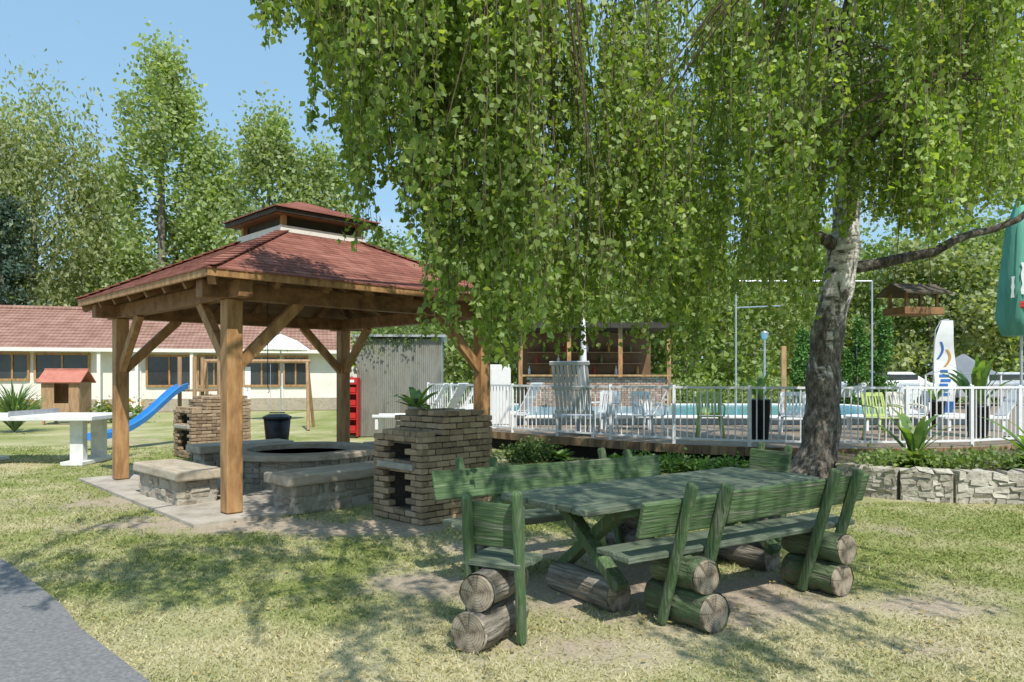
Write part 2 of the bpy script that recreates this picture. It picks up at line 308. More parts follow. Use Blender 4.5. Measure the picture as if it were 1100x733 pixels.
me=bpy.data.meshes.new('ground'); me.vertices.add(nx*ny); me.vertices.foreach_set('co',np.stack([xf,yf,zf],1).ravel().astype(np.float32))
me.loops.add(F.size); me.loops.foreach_set('vertex_index',F.ravel().astype(np.int32)); me.polygons.add(len(F)); me.polygons.foreach_set('loop_start',np.arange(0,F.size,4,dtype=np.int32))
for an,fn in (('dry',dry),('dirt_shade',dirt_shade)):
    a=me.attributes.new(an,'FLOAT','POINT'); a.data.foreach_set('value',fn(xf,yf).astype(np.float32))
me.materials.append(gm); me.update(); me.validate(); me.polygons.foreach_set('use_smooth',[True]*len(me.polygons))
g=bpy.data.objects.new('ground',me); C.objects.link(g); g['kind']='structure'
pm=MB(); edge=[]
for i in range(90):
    s=-14+i*.55; j=U(-.04,.04); edge.append(((1.88+j)/2-s*.7,(1.88+j)/2+s*.7))
pm.add([(x,y,.018) for x,y in edge]+[(x-1.9,y-1.9,.018) for x,y in edge],[(i,i+1,90+i+1,90+i) for i in range(89)])
pm.add([(x,y,.018) for x,y in edge]+[(x,y,-.03) for x,y in edge],[(i,90+i,91+i,i+1) for i in range(89)])
p=pm.build('path',asph); p['kind']='structure'
n=240000
D=3.4*np.exp(rng.uniform(0,1,n)*math.log(17/3.4)); X=D*rng.uniform(-.78,.78,n)
gd=dirt_shade(X,D); keep=(X+D>1.9+rng.uniform(-.08,.10,n))&(rng.uniform(0,1,n)>gd*1.02)&(rng.uniform(0,1,n)<.34+.9*fbm(X,D,2.5))
keep&=~((np.abs(X+D-7.95)<2.9)&(np.abs(X-D+14.45)<2.9))
keep&=~((D>9.3)&(X>4.4)); X=X[keep]; D=D[keep]; n=len(X)
hgt=rng.uniform(.007,.026,n)*(1+.25*(D>6))*(.6+.8*vn(X,D,2.7)); wd=.0024+.0008*D; a=rng.uniform(0,6.28,n)
dx=np.cos(a)*wd; dy=np.sin(a)*wd; lx=rng.normal(0,.8,n)*hgt; ly=rng.normal(0,.8,n)*hgt
zg=(fbm(X,D,2.2)-.5)*.035-.012
V=np.stack([np.stack([X-dx,D-dy,zg],1),np.stack([X+dx,D+dy,zg],1),np.stack([X+lx,D+ly,zg+hgt],1)],1)
bm_,t,N,K=nt('grass_blade'); out=N.new('ShaderNodeOutputMaterial'); d=N.new('ShaderNodeBsdfDiffuse'); tr=N.new('ShaderNodeBsdfTranslucent'); ms=N.new('ShaderNodeMixShader'); ms.inputs[0].default_value=.3
K.new(d.outputs[0],ms.inputs[1]); K.new(tr.outputs[0],ms.inputs[2]); K.new(ms.outputs[0],out.inputs[0])
ge=N.new('ShaderNodeNewGeometry'); rg=ramp(N,[(.15,.21,.045),(.27,.325,.09),(.41,.43,.17)],0,1); rs=ramp(N,[(.38,.35,.16),(.58,.52,.30),(.72,.65,.43)],0,1)
K.new(ge.outputs['Random Per Island'],rg.inputs[0]); K.new(ge.outputs['Random Per Island'],rs.inputs[0])
at=N.new('ShaderNodeAttribute'); at.attribute_name='dry'; m1=N.new('ShaderNodeMix'); m1.data_type='RGBA'; K.new(at.outputs['Fac'],m1.inputs[0]); K.new(rg.outputs[0],m1.inputs[6]); K.new(rs.outputs[0],m1.inputs[7])
K.new(m1.outputs[2],d.inputs[0]); K.new(m1.outputs[2],tr.inputs[0])
dr=np.clip(dry(X,D)+rng.normal(0,.22,n),0,1)
o=polymesh('grass',V,3,bm_,attrs={'dry':np.repeat(dr,3)}); tag(o,'short patchy green and straw coloured lawn grass','grass',kind='stuff')
n=2600; X=rng.uniform(-5,7,n); D=rng.uniform(3.6,10,n); k=X+D>1.6; X=X[k];D=D[k]
q=leafquads(np.stack([X,D,np.full(len(X),.02)],1),.04); q[:,:,2]=.012+np.abs(q[:,:,2]-.02)*.25
o=polymesh('fallen_leaves',q,4,leafmat('dry_leaf',[(.34,.24,.08),(.46,.38,.15),(.2,.13,.06)],.1,.03)); tag(o,'small yellow fallen leaves scattered on the lawn','leaves',kind='stuff')
# ------------------------------------------------------------------ gazebo
GC=(-3.25,11.2); a=1.97
pv=MB(); pv.prism([(-2.55,-2.35),(2.35,-2.55),(2.5,2.4),(-2.4,2.55)],-.05,.03)
o=pv.build('paving',paving); o.location=(GC[0],GC[1],0); o.rotation_euler=(0,0,R(45)); o['kind']='structure'
gz=thing('gazebo','brown timber gazebo with red shingled hip roof standing over stone seating','gazebo',(GC[0],GC[1],0),R(45))
for sx in(-1,1):
    for sy in(-1,1):
        MB().box((sx*a,sy*a,1.27),(.19,.19,2.46)).build('post',brown,gz,bevel=.012)
        for dx,dy in((-sx,0),(0,-sy)):
            MB().bar((sx*a+dx*.06,sy*a+dy*.06,1.72),(sx*a+dx*.86,sy*a+dy*.86,2.52),.10,.13).build('brace',brown,gz,bevel=.008)
for s in(-1,1):
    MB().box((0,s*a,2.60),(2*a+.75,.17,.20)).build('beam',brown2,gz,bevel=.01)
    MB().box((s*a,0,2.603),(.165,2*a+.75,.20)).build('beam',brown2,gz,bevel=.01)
e=2.42; tt=.62; ze=2.77; zt=3.66
def slope(k): return Matrix.Rotation(k*math.pi/2,3,'Z')
rf=MB()
for k in range(4):
    Q=slope(k)
    rf.add([Q@Vector(v) for v in((-e,-e,ze),(e,-e,ze),(tt,-tt,zt),(-tt,-tt,zt))],[(0,1,2,3)])
    nc=19
    for i in range(nc):
        f0=i/nc; f1=(i+1.12)/nc; f1=min(f1,1.0)
        y0=-(e+.03)+(e-tt)*f0; z0=ze+(zt-ze)*f0+.019; y1=-(e+.03)+(e-tt)*f1; z1=ze+(zt-ze)*f1+.010
        w0=-y0; w1=-y1; nt_=max(2,int(2*w0/.22)); off=(i%2)*.11
        cuts=[-w0]+[c for c in [(-w0+off+j*.22) for j in range(1,nt_+1)] if -w0+.08<c<w0-.08]+[w0]
        for j in range(len(cuts)-1):
            x0,x1=cuts[j]+.003,cuts[j+1]-.003; xa=max(-w1,min(w1,x0)); xb=max(-w1,min(w1,x1)); dz=U(-.002,.003)
            rf.add([Q@Vector(v) for v in((x0,y0,z0+dz),(x1,y0,z0+dz),(xb,y1,z1),(xa,y1,z1),(x0,y0,z0-.018),(x1,y0,z0-.018))],[(0,1,2,3),(4,5,1,0)])
ro=rf.build('roof',shingle,gz)
for k in range(4):
    Q=slope(k); hp=MB()
    for j in range(16):
        f=j/16; f2=(j+1.2)/16; p0=Vector((-e-.02+(e-tt)*f,-e-.02+(e-tt)*f,ze+(zt-ze)*f+.04)); p1=Vector((-e+(e-tt)*f2,-e+(e-tt)*f2,ze+(zt-ze)*f2+.028))
        hp.bar(Q@p0,Q@p1,.17,.010)
    hp.build('ridge_cap',shingle,ro)
sf=MB()
for k in range(4):
    Q=slope(k); sf.add([Q@Vector(v) for v in((-e+.01,-e+.01,ze-.045),(e-.01,-e+.01,ze-.045),(tt,-tt,zt-.05),(-tt,-tt,zt-.05))],[(3,2,1,0)])
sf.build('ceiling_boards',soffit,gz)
for k in range(4):
    Q=slope(k); MB().bar(Q@Vector((-e-.015,-e,ze-.03)),Q@Vector((e-.02,-e,ze-.03)),.035,.10).build('fascia',brown,gz,bevel=.005)
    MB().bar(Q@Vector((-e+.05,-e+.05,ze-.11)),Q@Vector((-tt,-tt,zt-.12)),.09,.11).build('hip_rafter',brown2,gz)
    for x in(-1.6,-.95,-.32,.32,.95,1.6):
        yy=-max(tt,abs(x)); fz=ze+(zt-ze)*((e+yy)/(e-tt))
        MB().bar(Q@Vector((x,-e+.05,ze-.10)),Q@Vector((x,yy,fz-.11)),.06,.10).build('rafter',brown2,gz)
    MB().bar(Q@Vector((-.70,-.67,3.705)),Q@Vector((.64,-.67,3.705)),.05,.09).build('cupola_wall',cream,gz)
    MB().bar(Q@Vector((-tt+.02,-tt+.05,3.83)),Q@Vector((tt-.07,-tt+.05,3.83)),.02,.16).build('cupola_vent',darkw,gz)
    MB().box(Q@Vector((-.62,-.62,3.83)),(.07,.07,.17)).build('cupola_post',brown,gz)
    MB().bar(Q@Vector((-.84,-.81,3.935)),Q@Vector((.795,-.81,3.935)),.03,.06).build('cupola_rim',darkw,gz)
MB().box((0,0,3.905),(1.56,1.56,.012)).build('cupola_soffit',soffit,gz)
cr=MB()
for k in range(4):
    Q=slope(k)
    for i in range(6):
        f0=i/6; f1=min(1,(i+1.1)/6); y0=-.86*(1-f0); y1=-.86*(1-f1)
        cr.add([Q@Vector(v) for v in((y0,y0,3.985+.33*f0),(-y0,y0,3.985+.33*f0),(-y1,y1,3.975+.33*f1),(y1,y1,3.975+.33*f1),(y0,y0,3.967+.33*f0),(-y0,y0,3.967+.33*f0))],[(0,1,2,3),(4,5,1,0)])
cr.build('cupola_roof',shingle,gz)
def stones(mb,pts,h,th,z0=0,sz=.2,jt=.011,gap=.014):
    for i in range(len(pts)-1):
        A=Vector((*pts[i],0)); B=Vector((*pts[i+1],0)); d=(B-A); L=d.length; d.normalize(); nn=Vector((-d.y,d.x,0)); ang=math.atan2(d.y,d.x)
        z=z0
        while z<z0+h-.02:
            ch=min(U(.7,1.1)*sz*.62,z0+h-z)
            if z0+h-z-ch<.04: ch=z0+h-z
            s=0
            while s<L-.01:
                cw=min(U(.6,1.7)*sz,L-s)
                if L-s-cw<.05: cw=L-s
                c=A+d*(s+cw/2)+nn*U(-.012,.012)
                mb.box((c.x,c.y,z+ch/2+U(-.006,.006)),(cw-gap,th+U(-.025,.025),ch-gap),Matrix.Rotation(ang,3,'Z')@Matrix.Rotation(U(-.08,.08),3,'Y'),jt); s+=cw
            z+=ch
fp=thing('fire_pit','round stone fire pit under the middle of the gazebo roof','fire pit',(GC[0],GC[1],0))
ring=MB(); pts=[(1.0*math.cos(k*math.pi/12),1.0*math.sin(k*math.pi/12)) for k in range(25)]; stones(ring,pts,.42,.14,.02,.14,.005,.007); ring.build('stone_ring',stonem,fp,bevel=.01)
MB().lathe([(1.055,.02),(1.055,.42),(.9,.42),(.9,.02)],n=40).build('mortar_ring',concrete,fp)
MB().lathe([(.8,.43),(1.16,.43),(1.165,.44),(1.165,.50),(1.155,.51),(.8,.51),(.8,.43)],n=48).build('rim',slabm,fp); MB().lathe([(.88,.03),(.88,.16),(.3,.24)],n=20).build('ash_bed',soot,fp)
hg=thing('hanging_chain','thin dark chain hanging from the gazebo roof','chain',(GC[0]-.45,GC[1]-.2,0))
MB().tube([(0,0,1.45),(0,0,3.6)],.007,6).build('chain',black,hg); MB().tube([(0,0,1.45),(.02,0,1.42),(.02,0,1.38),(0,0,1.36)],.006,6).build('hook',black,hg)
def sbench(x,y,rot,L,label):
    b=thing('stone_bench',label,'bench',(x,y,0),rot,'slab topped stone benches in the gazebo')
    s_=MB()
    for yy in(-.20,.20): stones(s_,[(-L/2+.1,yy),(L/2-.1,yy)],.33,.09,.0,.17,.012,.01)
    for xx in(-L/2+.14,L/2-.14): stones(s_,[(xx,-.15),(xx,.15)],.33,.09,.0,.17,.012,.01)
    s_.build('stone_base',stonem,b,bevel=.018)
    MB().box((0,0,.165),(L-.22,.475,.33)).build('mortar_core',concrete,b)
    MB().box((0,0,.395),(L,.60,.125),jit=.003).build('seat_slab',slabm,b,bevel=.022)
    return b
sbench(-4.38,9.50,R(135),1.55,'stone bench with thick tan slab seat, left of the front gazebo post')
sbench(-2.22,9.15,R(47),1.65,'stone bench with thick tan slab seat, right of the front gazebo post')
sbench(-4.75,12.75,R(45),1.7,'stone bench on the far left side of the fire pit')
sbench(-1.9,12.5,R(135),1.5,'stone bench on the far right side of the fire pit, behind the brick barbecue')
def bbq(x,y,rot,L,W,H,label,opening=True):
    b=thing('brick_barbecue',label,'barbecue',(x,y,0),rot,'brick barbecues beside the gazebo')
    m=MB(); ch=.068; bw=.20; step=.30; Hf=H-3*ch; nf=int(round(Hf/ch))
    def course(x0,x1,y0,y1,z,i,skip=False):
        faces=[((x0,y0),(x1,y0)),((x1,y0),(x1,y1)),((x1,y1),(x0,y1)),((x0,y1),(x0,y0))]
        for fi,(A,B) in enumerate(faces):
            A=Vector((*A,0)); B=Vector((*B,0)); d=(B-A); LL=d.length; d.normalize(); nn=Vector((d.y,-d.x,0)); ang=math.atan2(d.y,d.x)
            s=.0 if i%2 else -bw/2
            while s<LL:
                s0=max(s,0.0); s1=min(s+bw,LL); s+=bw
                if LL-s1<.05: s1=LL; s=LL
                if s1-s0<.05: continue
                mid=(s0+s1)/2
                if skip and fi==3 and .20<mid<LL-.20: continue
                c=A+d*mid-nn*(.05+U(-.009,.007))
                m.box((c.x,c.y,z),(s1-s0-.009,.1,ch-.009),Matrix.Rotation(ang,3,'Z'),.0045)
    for i in range(nf): z=i*ch+ch/2; course(-L/2,L/2,-W/2,W/2,z,i,opening and (.12<z<.56 or .68<z<.88))
    for i in range(nf,nf+3): course(-L/2+step,L/2,-W/2,W/2,i*ch+ch/2,i)
    zt_=(nf+3)*ch+ch/2
    for (xa,xb,zz) in ((-L/2+.02,-L/2+step,nf*ch+ch/2-.012),(-L/2+step+.05,L/2-.05,zt_)):
        q=xa+.1
        while q<xb:
            for r_ in range(int((W-.04)/.108)):
                m.box((min(q,xb-.08),-W/2+.075+r_*.108,zz+U(-.003,.003)),(.19,.10,ch-.01),None,.005)
            q+=.2
    m.build('brickwork',brickm,b,bevel=.008)
    k=MB(); dd=.42 if opening else .06
    k.box((-L/2+dd+(L-dd-.05)/2,0,(nf+3)*ch/2-.01),(L-dd-.05,W-.07,(nf+3)*ch-.03))
    if opening:
        for s in(-1,1): k.box((-L/2+.05+(dd-.05)/2,s*(W/2-.11),nf*ch/2-.01),(dd-.055,.13,nf*ch-.03))
        k.box((-L/2+.25,0,.06),(.4,W-.25,.11)); k.box((-L/2+.25,0,.90),(.4,W-.25,.08))
    k.build('mortar_core',mortar,b)
    if opening:
        MB().box((-L/2+.19,0,.615),(.46,W-.24,.07)).build('hearth_slab',concrete,b,bevel=.01)
        MB().box((-L/2+.425,0,.5),(.02,W-.3,.75)).build('sooty_back',soot,b)
    return b
bbq(-.92,8.49,R(45),1.05,.9,1.14,'rough tan brick barbecue with open fire niche, beside the near right gazebo corner')
bbq(-6.15,14.9,R(45),1.2,.95,1.14,'rough tan brick barbecue behind the far left side of the gazebo')
bn=thing('waste_bin','black plastic waste bin beside the far brick barbecue','bin',(-4.85,15.0,0))
MB().lathe([(.2,.0),(.27,.75)],n=16).build('bin_body',black,bn,True); MB().lathe([(.29,.75),(.29,.79),(.18,.84)],n=16).build('lid',black,bn)
# ------------------------------------------------------------------ picnic furniture
def bench(label,loc,rot,stacks,seat,backs,name='log_bench',cat='bench',group='green benches on stacked logs',ln=.28,pw=.152,ly=(-.29,.15),bark=None):
    tilt=math.atan(ln/.92)
    b=thing(name,label,cat,loc,rot,group)
    for sxx in stacks:
        for lv in(0,1):
            r0=.122 if lv==0 else .110; z=.112 if lv==0 else .335; y0=ly[0]+U(-.05,.03); y1=ly[1]+U(-.03,.05); dx=U(-.028,.028)
            ph_=U(0,6)
            lg=MB(); lg.tube([(sxx+dx+.008*math.sin(q*1.3+ph_),y0+(y1-y0)*q/9,z+U(-.006,.006)) for q in range(10)],[r0*(1+.04*math.sin(q*1.7+ph_))*U(.96,1.03) for q in range(10)],16,False,.06); o=lg.build('log',bark or bark_log,b,True)
            for yy,s in((y0,-1),(y1,1)):
                en=MB(); en.lathe([(r0*1.0,-.012),(r0*.97,.004),(.001,.006)],n=20); eo=en.build('log_end',log_end,o); eo.location=(sxx+dx+.008*math.sin((0 if s<0 else 9)*1.3+ph_),yy,z); eo.rotation_euler=(R(90) if s<0 else R(-90),0,0)
        for s in(-1,1):
            hh=.90+U(-.02,.05)
            MB().bar((sxx+s*pw,-.03,.0),(sxx+s*pw+U(-.02,.02),-.03-ln*hh/.92,hh),.055,.075,(0,1,0),.007).build('post',green_z,b,bevel=.018)
    for yy in(-.035,.145): MB().box(((seat[0]+seat[1])/2+U(-.02,.02),yy,.470+U(-.003,.003)),(seat[1]-seat[0]+U(-.03,.02),.165,.042),jit=.005).build('seat_board',table_m,b,bevel=.009)
    for (x0,x1,zc,hb) in backs:
        y=-.03-ln*zc/.92+.062
        MB().box(((x0+x1)/2,y,zc),(x1-x0,.036,hb),Matrix.Rotation(tilt,3,'X')@Matrix.Rotation(U(-.01,.01),3,'Y'),.007).build('backrest',green_x,b,bevel=.010)
    return b
bench('long green bench on stacked logs seen from behind, nearest side of the table',(1.68,5.2,0),R(32),[-.7,.72],(-1.2,1.15),[(-1.18,-.42,.725,.235),(-.405,1.12,.745,.225)],bark=bark_green)
bench('long green bench on stacked logs, far side of the table facing the camera',(.50,6.18,0),R(212),[-.75,.75],(-1.15,1.15),[(-1.2,1.2,.745,.23)])
bench('short green seat with tan log ends, at the left end of the table',(-.08,4.47,0),R(-28),[0],(-.21,.21),[(-.20,.20,.70,.27)],'log_chair','seat','green short seats on stacked logs',.10,.175,(-.27,.20))
bench('short green seat at the far right end of the table near the birch',(2.48,7.15,0),R(127),[0],(-.23,.23),[(-.22,.22,.76,.24)],'log_chair','seat','green short seats on stacked logs',.15)
tb=thing('picnic_table','weathered green plank picnic table on crossed legs between the log benches','table',(1.28,5.78,0),R(36))
tp=MB()
for k in range(6): tp.box((U(-.02,.02),-.375+k*.15,.728+U(-.003,.003)),(2.68+U(-.03,.03),.141,.045),jit=.003)
tp.build('tabletop',table_m,tb,bevel=.007)
for sx in(-.92,.85):
    MB().bar((sx,-.36,.16),(sx,.30,.69),.075,.11,(1,0,0)).build('leg',green_z,tb,bevel=.01)
    MB().bar((sx+.078,.36,.16),(sx+.078,-.30,.69),.075,.11,(1,0,0)).build('leg',green_z,tb,bevel=.01)
    MB().box((sx+.04,0,.675),(.16,.8,.06)).build('cross_bar',green_x,tb,bevel=.006)
    lg=MB(); lg.tube([(sx+.03,-.30+.11*q,.09) for q in range(7)],[.115*U(.94,1.06) for _ in range(7)],18,False,.05); o=lg.build('foot_log',bark_log,tb,True)
    for yy,s in((-.30,-1),(.36,1)):
        en=MB(); en.lathe([(.113,-.01),(.11,.004),(.001,.008)],n=18); eo=en.build('log_end',log_end,o); eo.location=(sx+.03,yy,.09); eo.rotation_euler=(R(90) if s<0 else R(-90),0,0)
    MB().bar((sx,.0,.42),(sx*.25,0,.69),.06,.08).build('diagonal_strut',green_x,tb,bevel=.008)
# ------------------------------------------------------------------ birch
bt=thing('birch_tree','large weeping birch with white and grey bark beside the picnic table','tree',(0,0,0))
TR=[(4.66,11.3,-.05,.46),(4.70,11.3,.12,.37),(4.74,11.3,.4,.30),(4.80,11.3,.9,.265),(4.86,11.3,1.6,.245),(4.97,11.3,2.5,.235),(5.10,11.3,3.4,.24),(5.18,11.3,3.9,.205),(5.28,11.3,4.8,.17),(5.43,11.3,6.0,.145),(5.58,11.3,7.0,.125),(5.75,11.25,8.6,.09),(5.95,11.2,10.5,.05)]
pp=[];rr=[]
for i in range(len(TR)-1):
    A=np.array(TR[i]);B=np.array(TR[i+1]); k=max(2,int((B[2]-A[2])/.12))
    for j in range(k): q=A+(B-A)*j/k; pp.append((q[0]+.03*math.sin(q[2]*2.3),q[1],q[2])); rr.append(q[3]*(1+.05*math.sin(q[2]*9)+U(-.025,.025)))
tm=MB(); tm.tube(pp,rr,26,True,.035)
tm.build('trunk',birchbark,bt,True)
def tpos(z):
    for i in range(len(TR)-1):
        if TR[i][2]<=z<=TR[i+1][2]:
            f=(z-TR[i][2])/(TR[i+1][2]-TR[i][2]); return Vector([TR[i][k]+(TR[i+1][k]-TR[i][k])*f for k in range(3)])
    return Vector(TR[-1][:3])
def bez(P,n):
    P=[Vector(p) for p in P]; o=[]
    for i in range(n+1):
        t_=i/n; Q=P[:]
        while len(Q)>1: Q=[Q[j]*(1-t_)+Q[j+1]*t_ for j in range(len(Q)-1)]
        o.append(Q[0])
    return o
limbs=[([tpos(3.55),(3.9,11.1,4.4),(3.2,10.8,3.9),(1.6,10.0,4.3)],.12),([tpos(3.3),(6.2,11.1,3.25),(6.7,11,3.8),(8.0,10.8,4.0),(9.2,10.5,5.0)],.11),
([tpos(4.6),(3.5,10,7.2),(.5,8,6.8),(-1.6,6.4,5.4)],.11),([tpos(5.2),(3.6,9,7.6),(1.2,6.5,7.4),(.2,5.2,5.6)],.10),([tpos(4.9),(4.2,9,7.2),(3,7,6.6),(2.6,5.4,5.3)],.09),
([tpos(3.9),(4.8,9.8,4.9),(4.5,8.6,5.0),(4.4,7.0,4.5)],.07),([tpos(5.6),(3,11,8.2),(1,10,7.6),(0,9,6.4)],.1),([tpos(6),(2,8,9.2),(-1,5.5,7.8),(-2.8,4.0,6.2)],.1),
([tpos(5),(6.5,9.5,7),(7,8,6.5),(7.2,6.6,5.2)],.08),([tpos(6),(7,12,8),(8.2,12.3,7.6),(9.2,12.6,6)],.1),([tpos(6.5),(5,13,9),(4.2,14,8),(3.8,15,6)],.08),
([tpos(7),(3.2,12,9.2),(2,12.5,8),(1.2,13,6)],.08),([tpos(7.5),(6.2,9.5,9.8),(6,8.5,9),(5.6,7.2,7)],.08),([tpos(7),(3.8,9.5,9.6),(2.8,8,9),(2,6.8,6.9)],.09),([tpos(6.6),(1,9,9.6),(-.2,5,8.6),(.2,2.0,6.2)],.09),([tpos(6.8),(4,8.5,9.8),(3,5,8.4),(2.6,2.2,6.4)],.09)]
nodes=[]
for P,r0 in limbs:
    c=bez(P,14); c=[c[0]]+[p+Vector((U(-.07,.07),U(-.07,.07),U(-.06,.06))) for p in c[1:]]
    MB().tube(c,[r0*.9*(1-.8*i/14) for i in range(15)],9,True,.04).build('branch',branchbark,bt,True)
    nodes+=[(p,r0*(1-.8*i/14)) for i,p in enumerate(c) if i>2]
FR=[(200,-200),(262,-60),(278,40),(290,50),(305,0),(330,30),(348,95),(362,150),(376,215),(390,255),(400,225),(412,180),(440,225),(455,270),(470,345),(484,350),(498,300),(512,350),(530,385),(550,390),(570,360),(600,352),(650,345),(690,330),(730,345),(760,350),(800,310),(835,330),(868,335),(882,235),(900,250),(950,235),(1000,262),(1050,225),(1100,215),(1300,190)]
def fringe(px): return float(np.interp(px,[f[0] for f in FR],[f[1] for f in FR]))
tw=MB(); LP=[]
def addstrand(x,y,zt,zb,den=46,sp=.042):
    L=zt-zb; k=max(2,int(L/.28)); pts=[]; dx=U(-.10,.10); dy=U(-.10,.10)
    for i in range(k+1): f=i/k; pts.append(Vector((x+dx*f*f+U(-.015,.015),y+dy*f*f+U(-.015,.015),zt-L*f)))
    tw.tube(pts,[.0038*(1-.6*i/k)+.0008 for i in range(k+1)],3,False)
    nl=int(L*den); f=rng.uniform(0,1,nl)
    nb=max(2,int(L*7)); bc=rng.uniform(0,1,nb); f=np.where(rng.uniform(0,1,nl)<.5,np.clip(bc[rng.integers(0,nb,nl)]+rng.normal(0,.03,nl),0,.999),f*.999)
    idx=np.clip((f*k).astype(int),0,k-1); fr=f*k-idx; PA=np.array([tuple(p) for p in pts])
    P=PA[idx]*(1-fr[:,None])+PA[idx+1]*fr[:,None]; P=P+rng.normal(0,1,(nl,3))*np.array([sp,sp,.02])*(1-.5*f[:,None]); LP.append(P)
cnt=0
def anchor(px,D,zhi=None):
    global cnt
    X=(px-550)/780*D; r_=math.hypot(X-4.9,D-11.3)
    zfr=1.6+(405-fringe(px))/780*D; dome=9.4-.018*r_**2*1.6-.12*r_
    if zfr+.5>dome: return
    z=U(zfr+.5,min(dome,zhi or zfr+4.4))
    A=Vector((X,D,z)); nd=min(nodes,key=lambda q:(q[0]-A).length+(1.5 if q[0].z<z-.6 else 0))
    if (nd[0]-A).length>.15:
        mid=(nd[0]+A)/2+Vector((U(-.15,.15),U(-.15,.15),.25+.12*(nd[0]-A).length))
        tw.tube(bez([nd[0],mid,A],6),[min(nd[1],.013)*(1-.7*i/6) for i in range(7)],5,False)
    d_=(A-nd[0]); d_.z=0; d_=d_.normalized() if d_.length>.1 else Vector((1,0,0)); Lb=U(1.2,2.7)
    for _ in range(random.randint(6,10)):
        q=U(-.28,.20); x,y=X+d_.x*q+random.gauss(0,.075),D+d_.y*q+random.gauss(0,.075); p2=550+x/y*780
        zb_min=1.6+(405-fringe(p2)+random.expovariate(1/40.)-6)/780*y
        zt=z+U(-.15,.15); L=Lb*U(.6,1.1); zb=max(zt-L,zb_min)
        if zt-zb<.3: continue
        if x<.45 and 7.3<y<15.5 and zb<4.5: continue
        addstrand(x,y,zt,zb); cnt+=1
for i in range(230):
    px=U(275,1170)
    if px<560: D=U(5.0,7.4)
    elif px<880: D=U(5.6,12)
    else: D=U(7.2,12.5)
    if 875<px<950 and D<11.4 and U(0,1)<.5: continue
    anchor(px,D)
for i in range(42):
    px=U(400,600); anchor(px,U(5.2,7.4))
for i in range(95):
    px=U(590,1150); D=U(5.8,9.5)
    if 880<px<945 and U(0,1)<.45: continue
    anchor(px,D)
for i in range(20): anchor(U(930,1160),U(7.5,10.2),5.6)
for i in range(14): anchor(U(690,1150),U(11.5,14))
for i in range(78):  # strands out of view overhead, added to cast dappled shade on the lawn
    X=U(-2.9,4.4); D=U(.6,3.7); zz=max(U(5.0,6.8),1.6+.56*D+1.0)
    nd=min(nodes,key=lambda q:(q[0]-Vector((X,D,zz))).length)
    tw.tube(bez([nd[0],(nd[0]+Vector((X,D,zz)))/2+Vector((0,0,.4)),Vector((X,D,zz))],6),[.012*(1-.7*k/6) for k in range(7)],5,False)
    for _ in range(8): addstrand(X+random.gauss(0,.28),D+random.gauss(0,.28),zz,zz-U(.5,.95))
for px,py in((735,405),(748,410),(722,385),(758,395),(700,380),(685,372),(665,375),(645,370),(628,380),(610,385),(590,390),(772,375),(535,400),(552,395),(855,350),(868,345),(472,375),(480,360),(345,150),(388,275),(383,260)):
    D=U(7.0,8.2) if px>560 else U(5.8,6.6); zb=1.6+(405-py)/780*D
    for _ in range(3): addstrand((px-550)/780*D+U(-.07,.07),D+U(-.05,.05),zb+U(1.4,2.2),zb+U(0,.15))
tw.build('twigs',twigm,bt)
LP=np.concatenate(LP); q=leafquads(LP,.058,hang=.55,aspect=.8)
polymesh('crown',q,4,L_birch,bt)
print('birch leaves',len(LP),'strands',cnt)
bf=thing('bird_feeder','wooden roofed bird feeder hanging from the birch','bird feeder',(4.42,8.0,2.28),R(12)); bf.scale=(.8,.8,.9)
MB().box((0,0,0.02),(.62,.42,.03)).build('tray',brown2,bf,bevel=.004)
tr_=MB()
for s in(-1,1): tr_.box((s*.3,0,.06),(.02,.42,.06)); tr_.box((0,s*.2,.06),(.58,.02,.06))
tr_.build('tray_rim',brown2,bf)
for sx in(-1,1):
    for sy in(-1,1): MB().box((sx*.24,sy*.15,.15),(.03,.03,.24)).build('post',brown2,bf)
rfm=MB()
for s in(-1,1): rfm.bar((-.36,s*.14,.315),(.36,s*.14,.315),.34,.02,Vector((0,s*.42,1)))
rfm.build('roof',M('feeder_roof',[(.06,.05,.04),(.15,.12,.09)],scale=5,stretch=(1,8,1)),bf)
for s in(-1,1): MB().tube([(s*.3,0,.36),(s*.05,0,2.7)],.006,5).build('cord',twigm,bf)
# ------------------------------------------------------------------ terrace and pool
fr=[(-2.2,19.0),(-.42,16.2),(.45,15.25),(1.29,14.4),(2.56,13.3),(3.3,12.85),(4.1,12.5),(5.0,12.28),(6.1,12.2),(7.4,12.35),(8.6,12.75),(9.8,13.4),(11.5,14.6),(14,17)]
dk=thing('terrace_deck','raised brown timber terrace with curved edge around the pool','deck')
MB().prism(fr+[(30,24),(30,34),(-2.2,34)],.30,.40).build('deck_surface',deckm,dk)
def resample(P,st):
    P=[Vector((*p,0)) for p in P]; out=[P[0]]; acc=0
    for i in range(len(P)-1):
        A,B=P[i],P[i+1]; L=(B-A).length; s=st-acc
        while s<=L: out.append(A+(B-A)*(s/L)); s+=st
        acc=L-(s-st)
    return out
fa=MB(); rs_=resample(fr,.145)
for i in range(len(rs_)-1):
    A,B=rs_[i],rs_[i+1]; d=(B-A).normalized(); nn=Vector((d.y,-d.x,0)); m_=(A+B)/2+nn*.02
    fa.box((m_.x,m_.y,.325),(.138,.03,.155),Matrix.Rotation(math.atan2(d.y,d.x),3,'Z'),.003)
fa.build('fascia',fasciam,dk)
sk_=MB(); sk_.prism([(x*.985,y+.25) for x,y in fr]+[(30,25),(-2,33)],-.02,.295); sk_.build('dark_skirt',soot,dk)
ra=thing('white_railing','white metal railing with thin upright bars along the terrace edge','railing')
rp=resample([(x,y+.10) for x,y in fr],1.32)
